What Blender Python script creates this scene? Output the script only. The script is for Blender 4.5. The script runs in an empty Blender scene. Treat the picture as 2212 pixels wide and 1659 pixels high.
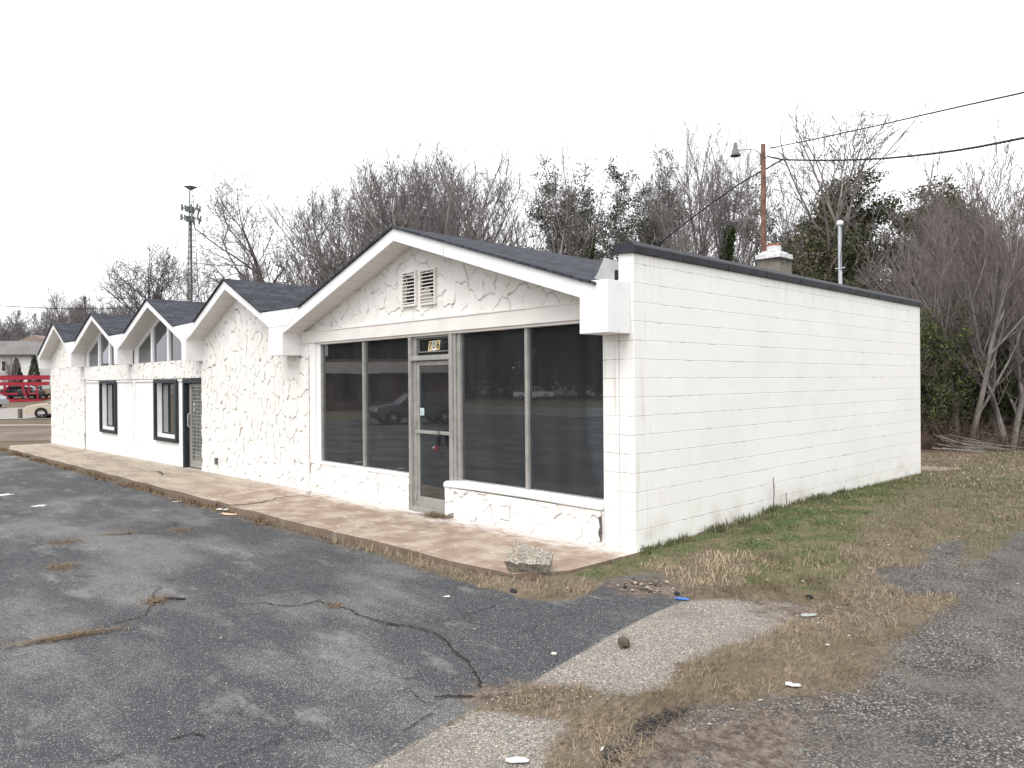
import bpy, math, random
import numpy as np
from mathutils import Matrix, Vector
R_=math.radians
S=bpy.context.scene
COL=S.collection
rng=np.random.default_rng(7)
# ------------------------------------------------------------------ camera
EYE=np.array([4.77,-6.37,1.80]); YAW=R_(46.2); ROLL=.0078; PITCH=math.atan(-4.5/1599)
_F=np.array([-math.sin(YAW),math.cos(YAW),0]);_R=np.array([math.cos(YAW),math.sin(YAW),0]);_U=np.array([0,0,1.])
FW=_F*math.cos(PITCH)+_U*math.sin(PITCH);_U2=_U*math.cos(PITCH)-_F*math.sin(PITCH)
RT=_R*math.cos(ROLL)-_U2*math.sin(ROLL);UP=_U2*math.cos(ROLL)+_R*math.sin(ROLL)
cam=bpy.data.cameras.new('camera');co=bpy.data.objects.new('camera',cam);COL.objects.link(co)
cam.sensor_width=36;cam.lens=36*1599/2212;cam.clip_end=3000;cam.clip_start=.05
co.matrix_world=Matrix(((RT[0],UP[0],-FW[0],EYE[0]),(RT[1],UP[1],-FW[1],EYE[1]),(RT[2],UP[2],-FW[2],EYE[2]),(0,0,0,1)))
S.camera=co
# ------------------------------------------------------------------ sky, sun, exposure (bright overcast)
W=bpy.data.worlds.new('World');S.world=W;W.use_nodes=True
nt=W.node_tree;nt.nodes.clear()
sky=nt.nodes.new('ShaderNodeTexSky');sky.sky_type='NISHITA';sky.sun_disc=False
SUN_EL=52;SUN_AZ=163   # compass degrees of the sun, measured clockwise from +Y
sky.sun_elevation=R_(SUN_EL);sky.sun_rotation=R_(SUN_AZ);sky.dust_density=6;sky.air_density=1.2
hs=nt.nodes.new('ShaderNodeHueSaturation');hs.inputs['Saturation'].default_value=.12
mx=nt.nodes.new('ShaderNodeMix');mx.data_type='RGBA';mx.inputs[0].default_value=.72;mx.inputs[7].default_value=(9.6,9.7,10,1)
bg=nt.nodes.new('ShaderNodeBackground');bg.inputs[1].default_value=.13
out=nt.nodes.new('ShaderNodeOutputWorld')
nt.links.new(sky.outputs[0],hs.inputs['Color']);nt.links.new(hs.outputs[0],mx.inputs[6]);nt.links.new(mx.outputs[2],bg.inputs[0]);nt.links.new(bg.outputs[0],out.inputs[0])
sl=bpy.data.lights.new('sun','SUN');sl.energy=.80;sl.angle=R_(35);sl.color=(1,.965,.92)
so=bpy.data.objects.new('sun',sl);COL.objects.link(so)
az=R_(SUN_AZ);sd=Vector((math.sin(az)*math.cos(R_(SUN_EL)),math.cos(az)*math.cos(R_(SUN_EL)),math.sin(R_(SUN_EL))))
so.rotation_euler=sd.to_track_quat('Z','Y').to_euler();so.location=(0,-20,30)
S.view_settings.view_transform='Standard';S.view_settings.look='None';S.view_settings.exposure=.68;S.view_settings.gamma=1
S.render.engine='CYCLES'
S.cycles.max_bounces=6;S.cycles.transparent_max_bounces=12
# ------------------------------------------------------------------ helpers
def ray(x,y): return FW+RT*(x-1106)/1599-UP*(y-829.5)/1599
def at(x,depth,z=None,y=None):
    "ground point (or point at picture row y) on the bearing of column x at a distance"
    r=ray(x,829.5 if y is None else y);p=EYE+r*depth
    if z is not None: p[2]=z
    return p
def tag(o,label=None,cat=None,group=None,kind=None):
    for k,v in (('label',label),('category',cat),('group',group),('kind',kind)):
        if v: o[k]=v
    return o
def empty(name,loc=(0,0,0),rz=0,**k):
    o=bpy.data.objects.new(name,None);COL.objects.link(o);o.location=loc;o.rotation_euler=(0,0,rz);o.empty_display_size=.2
    return tag(o,**k)
class MB:
    def __init__(s): s.v=[];s.f=[];s.m=[]
    def add(s,vs,fs,mi=0):
        b=len(s.v);s.v+= [tuple(map(float,v)) for v in vs];s.f+=[tuple(i+b for i in f) for f in fs];s.m+=[mi]*len(fs);return s
    def box(s,x0,x1,y0,y1,z0,z1,mi=0):
        return s.add([(x0,y0,z0),(x1,y0,z0),(x1,y1,z0),(x0,y1,z0),(x0,y0,z1),(x1,y0,z1),(x1,y1,z1),(x0,y1,z1)],
          [(0,3,2,1),(4,5,6,7),(0,1,5,4),(1,2,6,5),(2,3,7,6),(3,0,4,7)],mi)
    def ex(s,pts,y0,y1,mi=0):
        "polygon in XZ (counter-clockwise seen from the front) pushed from y0 to y1"
        n=len(pts);vs=[(x,y0,z) for x,z in pts]+[(x,y1,z) for x,z in pts]
        fs=[tuple(range(n)),tuple(range(2*n-1,n-1,-1))]+[(i,i+n,(i+1)%n+n,(i+1)%n) for i in range(n)]
        return s.add(vs,fs,mi)
    def exz(s,pts,z0,z1,mi=0):
        n=len(pts);g=lambda z,x,y: z(x,y) if callable(z) else z
        vs=[(x,y,g(z0,x,y)) for x,y in pts]+[(x,y,g(z1,x,y)) for x,y in pts]
        fs=[tuple(range(n-1,-1,-1)),tuple(range(n,2*n))]+[(i,(i+1)%n,(i+1)%n+n,i+n) for i in range(n)]
        return s.add(vs,fs,mi)
    def tube(s,p0,p1,r0,r1=None,n=8,mi=0,cap=True):
        r1=r0 if r1 is None else r1
        p0=np.array(p0,float);p1=np.array(p1,float);d=p1-p0;d/=np.linalg.norm(d)+1e-9
        a=np.cross(d,[0,0,1.] if abs(d[2])<.9 else [1.,0,0]);a/=np.linalg.norm(a);b=np.cross(d,a)
        vs=[];
        for p,r in ((p0,r0),(p1,r1)):
            for i in range(n):
                t=2*math.pi*i/n;vs.append(p+r*(a*math.cos(t)+b*math.sin(t)))
        fs=[(i,(i+1)%n,(i+1)%n+n,i+n) for i in range(n)]
        if cap: fs+=[tuple(range(n-1,-1,-1)),tuple(range(n,2*n))]
        return s.add(vs,fs,mi)
    def path(s,pts,r,n=6,mi=0):
        for a,b in zip(pts[:-1],pts[1:]): s.tube(a,b,r,r,n,mi)
        return s
    def lathe(s,prof,c=(0,0,0),axis='z',n=20,mi=0):
        vs=[];k=len(prof)
        for i in range(n):
            t=2*math.pi*i/n
            for r,h in prof:
                if axis=='z': vs.append((c[0]+r*math.cos(t),c[1]+r*math.sin(t),c[2]+h))
                else: vs.append((c[0]+r*math.cos(t),c[1]+h,c[2]+r*math.sin(t)))
        fs=[(i*k+j,((i+1)%n)*k+j,((i+1)%n)*k+j+1,i*k+j+1) for i in range(n) for j in range(k-1)]
        return s.add(vs,fs,mi)
    def build(s,name,mats,parent=None,bevel=0,smooth=False):
        me=bpy.data.meshes.new(name);me.from_pydata(s.v,[],s.f)
        if not isinstance(mats,(list,tuple)): mats=[mats]
        for m in mats: me.materials.append(m)
        if any(s.m): me.polygons.foreach_set('material_index',s.m)
        if smooth: me.polygons.foreach_set('use_smooth',[True]*len(me.polygons))
        me.update()
        o=bpy.data.objects.new(name,me);COL.objects.link(o);o.parent=parent
        if bevel:
            b=o.modifiers.new('bevel','BEVEL');b.width=bevel;b.segments=2;b.limit_method='ANGLE'
        return o
def npmesh(name,V,Fc,mats,parent=None,attrs=None,mi=None,smooth=False):
    "V (n,3), Fc (m,k) arrays"
    me=bpy.data.meshes.new(name);V=np.asarray(V,np.float32);Fc=np.asarray(Fc,np.int32);k=Fc.shape[1]
    me.vertices.add(len(V));me.vertices.foreach_set('co',V.ravel())
    me.loops.add(Fc.size);me.loops.foreach_set('vertex_index',Fc.ravel())
    me.polygons.add(len(Fc));me.polygons.foreach_set('loop_start',np.arange(len(Fc),dtype=np.int32)*k)
    if not isinstance(mats,(list,tuple)): mats=[mats]
    for m in mats: me.materials.append(m)
    if mi is not None: me.polygons.foreach_set('material_index',np.asarray(mi,np.int32))
    me.polygons.foreach_set('use_smooth',np.full(len(Fc),smooth))
    for n,a in (attrs or {}).items():
        at_=me.attributes.new(n,'FLOAT','POINT');at_.data.foreach_set('value',np.asarray(a,np.float32))
    me.update(calc_edges=True);me.validate()
    o=bpy.data.objects.new(name,me);COL.objects.link(o);o.parent=parent
    return o
# ---- node material helper
class NM:
    def __init__(s,name):
        s.m=bpy.data.materials.new(name);s.m.use_nodes=True;s.t=s.m.node_tree
        s.b=s.t.nodes['Principled BSDF'];s.o=s.t.nodes['Material Output']
        s.tc=None
    def n(s,ty,**k):
        nd=s.t.nodes.new('ShaderNode'+ty)
        for a,b in k.items(): setattr(nd,a,b)
        return nd
    def l(s,a,b): s.t.links.new(a,b)
    def co(s):
        if not s.tc: s.tc=s.n('TexCoord')
        return s.tc.outputs['Object']
    def setv(s,inp,v):
        if hasattr(v,'is_linked') or hasattr(v,'links'): s.l(v,inp)
        else:
            if isinstance(v,(tuple,list)) and len(v)==3 and inp.type=='RGBA': v=(*v,1)
            inp.default_value=v
    def noise(s,scale,detail=4,rough=.55,vec=None,dist=0,out=0):
        nd=s.n('TexNoise');nd.inputs['Scale'].default_value=scale;nd.inputs['Detail'].default_value=detail;nd.inputs['Roughness'].default_value=rough;nd.inputs['Distortion'].default_value=dist
        s.l(vec if vec is not None else s.co(),nd.inputs['Vector']);return nd.outputs[out]
    def vor(s,scale,feature='F1',vec=None,out='Distance',rnd=1):
        nd=s.n('TexVoronoi');nd.feature=feature;nd.inputs['Scale'].default_value=scale;nd.inputs['Randomness'].default_value=rnd
        s.l(vec if vec is not None else s.co(),nd.inputs['Vector']);return nd.outputs[out]
    def math(s,op,a,b=0,c=None,clamp=False):
        nd=s.n('Math',operation=op);nd.use_clamp=clamp;s.setv(nd.inputs[0],a);s.setv(nd.inputs[1],b)
        if c is not None: s.setv(nd.inputs[2],c)
        return nd.outputs[0]
    def ss(s,v,a,b,lo=0,hi=1):
        nd=s.n('MapRange',interpolation_type='SMOOTHSTEP');s.l(v,nd.inputs[0])
        for i,x in zip((1,2,3,4),(a,b,lo,hi)): nd.inputs[i].default_value=x
        return nd.outputs[0]
    def mix(s,f,a,b,blend='MIX'):
        nd=s.n('Mix',data_type='RGBA',blend_type=blend);s.setv(nd.inputs[0],f);s.setv(nd.inputs[6],a);s.setv(nd.inputs[7],b);return nd.outputs[2]
    def mapv(s,scale=(1,1,1),rot=(0,0,0),loc=(0,0,0),vec=None):
        nd=s.n('Mapping');nd.inputs['Scale'].default_value=scale;nd.inputs['Rotation'].default_value=rot;nd.inputs['Location'].default_value=loc
        s.l(vec if vec is not None else s.co(),nd.inputs['Vector']);return nd.outputs[0]
    def attr(s,name):
        nd=s.n('Attribute');nd.attribute_name=name;return nd.outputs['Fac']
    def bump(s,h,strength=.3,dist=.01,nrm=None):
        nd=s.n('Bump');nd.inputs['Strength'].default_value=strength;nd.inputs['Distance'].default_value=dist;s.l(h,nd.inputs['Height'])
        if nrm is not None: s.l(nrm,nd.inputs['Normal'])
        return nd.outputs[0]
    def fin(s,color,rough=.8,normal=None,metal=0,spec=.3):
        s.setv(s.b.inputs['Base Color'],color);s.setv(s.b.inputs['Roughness'],rough);s.b.inputs['Metallic'].default_value=metal
        s.b.inputs['Specular IOR Level'].default_value=spec
        if normal is not None: s.l(normal,s.b.inputs['Normal'])
        return s.m
def simple(name,col,rough=.7,var=.12,scale=6,metal=0,spec=.3,bump=0):
    k=NM(name);nz=k.noise(scale,5)
    c=k.mix(k.ss(nz,.3,.7),tuple(c*(1-var) for c in col),tuple(min(1,c*(1+var)) for c in col))
    nb=k.bump(k.noise(scale*12,3),bump,.01) if bump else None
    return k.fin(c,rough,nb,metal,spec)
# ------------------------------------------------------------------ materials
def m_trim():
    k=NM('white_trim_paint');c=k.mix(k.ss(k.noise(2.2,5),.35,.75),(.83,.83,.825),(.77,.77,.765))
    return k.fin(c,.45,k.bump(k.noise(1.9,3),.7,.03),spec=.35)
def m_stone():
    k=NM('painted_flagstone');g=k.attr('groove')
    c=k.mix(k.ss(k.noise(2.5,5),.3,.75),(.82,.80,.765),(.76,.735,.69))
    c=k.mix(k.math('MULTIPLY',g,.85),c,(.20,.185,.17))  # shade of the crevices painted into the grooves as darker colour
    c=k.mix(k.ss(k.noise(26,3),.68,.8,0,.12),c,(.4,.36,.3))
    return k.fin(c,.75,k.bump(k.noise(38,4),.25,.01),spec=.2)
def m_block():
    k=NM('painted_block')
    sep=k.n('SeparateXYZ');k.l(k.co(),sep.inputs[0])
    hx=k.math('ADD',sep.outputs[0],sep.outputs[1])
    wob=k.math('MULTIPLY',k.math('SUBTRACT',k.noise(5,4),.5),.022)
    cmb=k.n('CombineXYZ');k.l(k.math('ADD',hx,wob),cmb.inputs[0]);k.l(k.math('ADD',sep.outputs[2],wob),cmb.inputs[1])
    def br(ms,smooth):
        b=k.n('TexBrick');b.offset=.5;b.inputs['Scale'].default_value=1;b.inputs['Brick Width'].default_value=.4064;b.inputs['Row Height'].default_value=.2032
        b.inputs['Mortar Size'].default_value=ms;b.inputs['Mortar Smooth'].default_value=smooth;k.l(cmb.outputs[0],b.inputs['Vector']);return b.outputs['Fac']
    # horizontal course lines by themselves (they show much more than the upright joints)
    fr=k.math('FRACT',k.math('DIVIDE',k.math('ADD',sep.outputs[2],k.math('ADD',wob,5.081)),.2032))
    dz=k.math('MINIMUM',fr,k.math('SUBTRACT',1,fr))
    hline=k.ss(dz,.008,.030,1,0)
    stre=k.noise(1,5,.6,k.mapv((1.6,1.6,7)));stre2=k.noise(1,3,.5,k.mapv((7,7,22)))
    vis=k.math('MULTIPLY',k.ss(stre,.45,.60),k.ss(stre2,.45,.58))
    vj=k.math('MULTIPLY',br(.006,.6),k.ss(k.noise(3.1,4),.60,.72))
    line=k.math('MAXIMUM',k.math('MULTIPLY',hline,vis),k.math('MULTIPLY',vj,.35))
    base=k.mix(k.ss(k.noise(.8,4),.35,.7),(.84,.828,.79),(.80,.79,.75))
    cell=k.n('TexBrick');cell.offset=.5;cell.inputs['Scale'].default_value=1;cell.inputs['Brick Width'].default_value=.4064;cell.inputs['Row Height'].default_value=.2032
    cell.inputs['Mortar Size'].default_value=0;cell.inputs['Color1'].default_value=(1,1,1,1);cell.inputs['Color2'].default_value=(.982,.982,.982,1);k.l(cmb.outputs[0],cell.inputs['Vector'])
    base=k.mix(.8,base,cell.outputs['Color'],'MULTIPLY')
    c=k.mix(k.math('MULTIPLY',line,.7),base,(.22,.20,.17))
    # grime by the near corner and streaks under the metal box
    near=k.ss(sep.outputs[1],.0,.75,1,0)
    strk=k.ss(k.noise(1,5,.6,k.mapv((22,22,.9))),.52,.72)
    c=k.mix(k.math('MULTIPLY',k.math('MULTIPLY',near,strk),.42),c,(.42,.36,.27))
    pit=k.ss(k.noise(42,3),.70,.78);pz=k.ss(k.noise(2.3,3),.56,.70)
    c=k.mix(k.math('MULTIPLY',k.math('MULTIPLY',pit,pz),.5),c,(.3,.28,.25))
    low=k.ss(sep.outputs[2],.05,.45,1,0)
    c=k.mix(k.math('MULTIPLY',k.math('MULTIPLY',low,k.ss(k.noise(3,5),.42,.7)),.42),c,(.40,.36,.28))
    topm=k.ss(sep.outputs[2],2.5,3.15);c=k.mix(k.math('MULTIPLY',k.math('MULTIPLY',topm,k.ss(k.noise(1,6,.6,k.mapv((9,9,.5),loc=(3,3,3))),.50,.70)),.30),c,(.52,.49,.44))
    rp_=k.ss(k.noise(1.7,4,.5,k.mapv((1,1,1.6),loc=(5,1,2))),.52,.56);c=k.mix(k.math('MULTIPLY',rp_,.22),c,(.87,.87,.85))
    h=k.math('SUBTRACT',k.math('MULTIPLY',k.noise(50,4),.25),k.math('MAXIMUM',k.math('MULTIPLY',hline,.8),k.math('MULTIPLY',br(.008,.8),.12)))
    return k.fin(c,.6,k.bump(h,.55,.012),spec=.25)
def m_shingle():
    k=NM('asphalt_shingles');sep=k.n('SeparateXYZ');k.l(k.co(),sep.inputs[0])
    cmb=k.n('CombineXYZ');k.l(k.math('ADD',sep.outputs[1],k.math('MULTIPLY',k.noise(2,2),.02)),cmb.inputs[0]);k.l(sep.outputs[0],cmb.inputs[1])
    b=k.n('TexBrick');b.offset=.37;b.offset_frequency=2;b.inputs['Scale'].default_value=1;b.inputs['Brick Width'].default_value=.31;b.inputs['Row Height'].default_value=.128
    b.inputs['Mortar Size'].default_value=.016;b.inputs['Mortar Smooth'].default_value=.5;b.inputs['Color1'].default_value=(.026,.029,.036,1);b.inputs['Color2'].default_value=(.064,.070,.084,1);b.inputs['Mortar'].default_value=(.012,.012,.015,1)
    k.l(cmb.outputs[0],b.inputs['Vector'])
    c=k.mix(k.ss(k.noise(90,2),.35,.7,0,.5),b.outputs['Color'],(.085,.09,.10))
    return k.fin(c,.9,k.bump(k.math('SUBTRACT',k.math('MULTIPLY',k.noise(120,2),.3),b.outputs['Fac']),.6,.012),spec=.15)
def m_soffit():
    k=NM('soffit_panel');sep=k.n('SeparateXYZ');k.l(k.co(),sep.inputs[0])
    fr=k.math('FRACT',k.math('DIVIDE',sep.outputs[0],.30));dz=k.math('MINIMUM',fr,k.math('SUBTRACT',1,fr))
    ln=k.ss(dz,.01,.03,1,0)
    c=k.mix(k.math('MULTIPLY',ln,.55),(.68,.66,.63),(.3,.28,.26))
    return k.fin(c,.6,k.bump(ln,-.4,.01),spec=.25)
def m_slab():
    k=NM('stained_concrete');sep=k.n('SeparateXYZ');k.l(k.co(),sep.inputs[0])
    tone=k.ss(k.math('ADD',sep.outputs[0],k.math('MULTIPLY',k.noise(.8,4),2.2)),-8.4,-6.6)
    tan=k.mix(k.ss(k.noise(2,6,.65,k.mapv((.5,1.6,1))),.35,.7),(.39,.325,.255),(.25,.205,.16))
    red=k.mix(k.ss(k.noise(2.6,6,.65),.35,.7),(.265,.190,.142),(.44,.365,.295))
    c=k.mix(tone,tan,red)
    # paint overspray along the wall
    edge=k.math('ADD',sep.outputs[1],k.math('MULTIPLY',k.math('SUBTRACT',k.noise(3.2,6,.7,k.mapv((1,2.2,1))),.5),1.15))
    sp=k.math('MULTIPLY',k.ss(edge,-.46,-.02),k.ss(sep.outputs[0],-9.5,-4.5,.25,1))
    c=k.mix(k.math('MULTIPLY',sp,k.ss(k.noise(13,6,.7),.28,.62,.35,1)),c,(.70,.67,.64))
    scr=k.ss(k.noise(1,6,.7,k.mapv((4,13,1),rot=(0,0,.35))),.57,.66)
    c=k.mix(k.math('MULTIPLY',scr,k.ss(k.noise(1.3,3),.40,.55)),c,(.60,.55,.50))
    c=k.mix(k.ss(k.noise(1.1,5,.6,k.mapv((.6,1.8,1),loc=(3,1,0))),.62,.74,0,.55),c,(.10,.085,.07))
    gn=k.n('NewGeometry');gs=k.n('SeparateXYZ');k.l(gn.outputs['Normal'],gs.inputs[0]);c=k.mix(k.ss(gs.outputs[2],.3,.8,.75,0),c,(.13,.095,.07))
    c=k.mix(k.ss(k.vor(11),.02,.05,.6,0),c,(.06,.05,.045))
    return k.fin(c,.8,k.bump(k.noise(30,5),.3,.01),spec=.2)
def m_ground():
    k=NM('ground_surface')
    A={n:k.attr(n) for n in ('asph','light','old','dirt','green','tar')}
    nz=k.noise(2.6,8,.68);nf=k.noise(11,6,.7);fine=k.noise(45,4,.7)
    nn=k.math('ADD',k.math('ADD',k.math('MULTIPLY',k.math('SUBTRACT',nz,.5),.50),k.math('MULTIPLY',k.math('SUBTRACT',nf,.5),.5)),k.math('MULTIPLY',k.math('SUBTRACT',fine,.5),.42))
    def mask(a,w=.06,amp=1.0):
        v=k.math('ADD',A[a],k.math('MULTIPLY',nn,amp));return k.ss(v,.5-w,.5+w)
    # thatch / straw base
    st=k.noise(1,5,.75,k.mapv((38,9,1),rot=(0,0,.5)))
    thatch=k.mix(k.ss(st,.32,.68),(.080,.060,.042),(.225,.180,.128))
    thatch=k.mix(k.ss(k.noise(1.4,7,.7),.42,.60,0,.75),thatch,(.105,.088,.055));thatch=k.mix(k.ss(k.noise(2.2,7,.7,k.mapv(loc=(3,8,1))),.52,.66,0,.6),thatch,(.085,.058,.042))
    thatch=k.mix(k.ss(k.noise(60,3),.66,.76),thatch,(.40,.33,.23))
    grn=k.mix(k.ss(k.noise(26,5,.7),.35,.68),(.040,.058,.018),(.105,.135,.048))
    grn=k.mix(k.ss(k.noise(3.3,6,.65),.42,.62,0,.85),grn,(.16,.13,.082))
    c=k.mix(mask('green',.22,1.2),thatch,grn)
    # old sun-bleached aggregate
    vc=k.vor(130,out='Color');vsep=k.n('SeparateXYZ');k.l(vc,vsep.inputs[0])
    agg=k.mix(vsep.outputs[0],(.115,.106,.096),(.33,.305,.27))
    agg=k.mix(k.ss(vsep.outputs[1],.90,.93),agg,(.52,.47,.40));agg=k.mix(k.ss(vsep.outputs[2],.86,.90,0,.8),agg,(.06,.06,.062));agg=k.mix(k.ss(vsep.outputs[2],.10,.06,0,.7),agg,(.33,.22,.14))
    agg=k.mix(k.ss(nz,.46,.72,0,.6),agg,(.14,.128,.115))
    # sealed dark asphalt
    worn=k.ss(k.noise(.55,7,.62,k.mapv((.75,1.7,1),rot=(0,0,-.35))),.44,.66)
    base=k.mix(worn,(.056,.058,.063),(.118,.118,.117))
    base=k.mix(k.ss(nf,.40,.80,0,.45),base,(.036,.038,.042))
    v2=k.vor(185,out='Color');v2s=k.n('SeparateXYZ');k.l(v2,v2s.inputs[0])
    spk=k.ss(k.math('ADD',v2s.outputs[0],k.math('MULTIPLY',worn,.16)),.885,.93)
    asph=k.mix(k.math('MULTIPLY',spk,.75),base,(.30,.29,.275))
    v3=k.vor(58,out='Color');v3s=k.n('SeparateXYZ');k.l(v3,v3s.inputs[0])
    asph=k.mix(k.math('MULTIPLY',k.ss(v3s.outputs[1],.985,.99),k.ss(k.vor(58),.25,.35,1,0)),asph,(.45,.42,.38))
    # brushed pale oxidised blotches
    bl=k.ss(k.noise(1,8,.74,k.mapv((1.1,2.6,1),rot=(0,0,-.5),loc=(4,2,0))),.54,.70)
    asph=k.mix(k.math('MULTIPLY',bl,.5),asph,(.27,.262,.25))
    # hairline cracking
    wv=k.n('VectorMath',operation='ADD');k.l(k.co(),wv.inputs[0]);
    nw=k.n('TexNoise');nw.inputs['Scale'].default_value=1.6;nw.inputs['Detail'].default_value=7;nw.inputs['Roughness'].default_value=.6;k.l(k.co(),nw.inputs['Vector'])
    sc=k.n('VectorMath',operation='SCALE');k.l(nw.outputs['Color'],sc.inputs[0]);sc.inputs['Scale'].default_value=1.1;k.l(sc.outputs[0],wv.inputs[1])
    ck=k.vor(.62,'DISTANCE_TO_EDGE',wv.outputs[0])
    crack=k.math('MULTIPLY',k.ss(ck,.0015,.0055,1,0),k.ss(k.noise(.7,3,.5,k.mapv(loc=(7,3,0))),.48,.58))
    asph=k.mix(k.math('MULTIPLY',crack,.55),asph,(.014,.013,.012))
    # old coarse asphalt
    v4=k.vor(105,out='Color');v4s=k.n('SeparateXYZ');k.l(v4,v4s.inputs[0])
    oldb=k.mix(k.ss(nz,.35,.7),(.034,.033,.035),(.092,.087,.082))
    old=k.mix(k.ss(v4s.outputs[0],.45,1,0,.8),oldb,(.20,.185,.165))
    old=k.mix(k.math('MULTIPLY',k.ss(v4s.outputs[1],.905,.93),k.ss(k.noise(.9,4),.42,.62,.12,.85)),old,(.37,.352,.305))
    # dirt
    dirt=k.mix(k.ss(k.noise(16,9,.8),.38,.64),(.060,.043,.033),(.205,.165,.132))
    dirt=k.mix(k.ss(st,.60,.78,0,.8),dirt,(.27,.21,.14))
    c=k.mix(mask('light',.07,1.05),c,agg)
    c=k.mix(mask('old',.08,.9),c,old)
    amp=k.math('ADD',.12,k.math('MULTIPLY',k.math('SUBTRACT',.5,A['light'],clamp=True),1.5));c=k.mix(mask('asph',.035,amp),c,asph)
    c=k.mix(k.math('MULTIPLY',mask('dirt',.17,2.1),.92),c,dirt)
    c=k.mix(mask('tar',.10,1.3),c,(.022,.021,.024))
    h=k.math('ADD',fine,k.math('MULTIPLY',v4s.outputs[0],.6))
    return k.fin(c,.9,k.bump(h,.45,.012),spec=.18)
def m_glass(name,tint,ior=1.5,boost=1.0):
    k=NM(name);k.t.nodes.remove(k.b)
    tr=k.n('BsdfTransparent');tr.inputs[0].default_value=(*tint,1)
    gl=k.n('BsdfGlossy');gl.inputs['Roughness'].default_value=.012;gl.inputs[0].default_value=(.95,.97,1,1)
    # old plate glass is never quite flat
    k.l(k.bump(k.noise(1.1,2),.06,.02),gl.inputs['Normal'])
    fr=k.n('Fresnel');fr.inputs[0].default_value=ior
    # pale diffuse veil mixed in to lighten the glass, for weak interior light
    df=k.n('BsdfDiffuse');df.inputs[0].default_value=(.46,.49,.50,1)
    dm=k.n('MixShader');k.l(k.ss(k.noise(1,6,.7,k.mapv((3,3,.7))),.35,.85,.045,.085),dm.inputs[0]);k.l(tr.outputs[0],dm.inputs[1]);k.l(df.outputs[0],dm.inputs[2])
    mxs=k.n('MixShader');k.l(k.math('MULTIPLY',fr.outputs[0],boost,clamp=True),mxs.inputs[0]);k.l(dm.outputs[0],mxs.inputs[1]);k.l(gl.outputs[0],mxs.inputs[2]);k.l(mxs.outputs[0],k.o.inputs[0])
    return k.m
def m_leaf(name,a,b,c3=None):
    k=NM(name);g=k.n('NewGeometry');r=g.outputs['Random Per Island']
    c=k.mix(r,a,b)
    if c3: c=k.mix(k.ss(k.noise(.9,3),.45,.65,0,.8),c,c3)
    k.fin(c,.75,spec=.15);k.b.inputs['Subsurface Weight'].default_value=0
    return k.m
def m_bark(name,a,b):
    k=NM(name);return k.fin(k.mix(k.ss(k.noise(1,4,.6,k.mapv((4,4,1))),.3,.7),a,b),.9,spec=.1)
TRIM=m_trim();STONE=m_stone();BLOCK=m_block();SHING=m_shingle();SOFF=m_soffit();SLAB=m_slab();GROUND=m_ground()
BEAM=simple('beam_paint',(.74,.71,.67),.6,.05,3);PANELM=simple('smooth_wall_paint',(.81,.805,.79),.6,.04,2,bump=.05)
GLASS=m_glass('window_glass',(.60,.64,.68),1.52,2.3);GLASSG=m_glass('green_tint_glass',(.50,.62,.60),1.52,2.5);GLASSC=m_glass('violet_tint_glass',(.30,.29,.38),1.5,1.3)
ALU=simple('aluminium_frame',(.38,.37,.345),.42,.12,9,metal=.35,spec=.5)
BLACKP=simple('dark_frame_paint',(.022,.030,.034),.45,.2,8)
COPING=simple('black_coping',(.028,.030,.036),.55,.25,5,bump=.1)
DARK=simple('dark_rubber',(.012,.012,.013),.6)
CONC=simple('grey_masonry',(.22,.205,.18),.9,.3,4,bump=.3)
INT=simple('interior_paint',(.60,.60,.61),.8,.2,1.5);INTF=simple('interior_floor',(.46,.45,.43),.5,.3,1.2);INTW=simple('interior_white',(.55,.55,.54),.7)
GALV=simple('galvanised_steel',(.48,.50,.53),.45,.1,12,metal=.4,spec=.5)
WOODP=simple('creosoted_pole_wood',(.175,.098,.07),.85,.35,3,bump=.3)
BARK=m_bark('grey_bark',(.16,.142,.132),(.30,.272,.25));BARKD=m_bark('dark_bark',(.070,.060,.056),(.145,.128,.12))
TWIG=m_bark('grey_brown_twigs',(.150,.134,.134),(.235,.212,.208));TWIGP=m_bark('reddish_twigs',(.15,.128,.122),(.25,.218,.205));TWIGF=m_bark('far_twigs',(.15,.14,.145),(.215,.20,.20))
IVY=m_leaf('ivy_leaves',(.022,.040,.014),(.075,.105,.035));PINEL=m_leaf('pine_needles',(.045,.048,.038),(.11,.112,.085))
EVG=m_leaf('evergreen_leaves',(.045,.054,.026),(.115,.118,.060),(.14,.118,.085));SHR=m_leaf('yellow_green_leaves',(.045,.062,.022),(.125,.145,.050),(.075,.070,.04))
BRUSH=m_bark('brown_brush',(.085,.055,.045),(.19,.14,.115))
# ------------------------------------------------------------------ ground height
def sst(x,a,b):
    t=np.clip((x-a)/(b-a),0,1);return t*t*(3-2*t)
def h(x,y):
    x=np.asarray(x,float);y=np.asarray(y,float)
    lot=-.115+.0083*np.clip(x,-28,0)
    lot=lot+.080*sst(x,-3.5,.3)*sst(y,-4,-1.6)
    side=np.interp(y,[-2,0,.66,1.75,3,5,7,9,16,20],[-.06,0,.02,.05,.15,.14,.10,.06,-.04,-.02])-.015
    lawn=side*np.exp(-np.clip(x,0,99)/3.0)+(-.07)*(1-np.exp(-np.clip(x,0,99)/3.0))
    w=sst(x,-.25,.35)*sst(y,-1.7,-.1)
    z=lot*(1-w)+lawn*w
    z=z*(1-sst(y,9,13))+sst(y,9,13)*(-.03)
    z=z+np.interp(-x,[26,50,65,85,110,150,230,400],[0,.10,.28,.60,1.2,3.0,9,14])*np.where(x<0,1,0)
    z=z-.0115*np.clip(-y-10,0,150)
    z=z+.03*np.clip(y-22,0,200)
    return z
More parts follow.
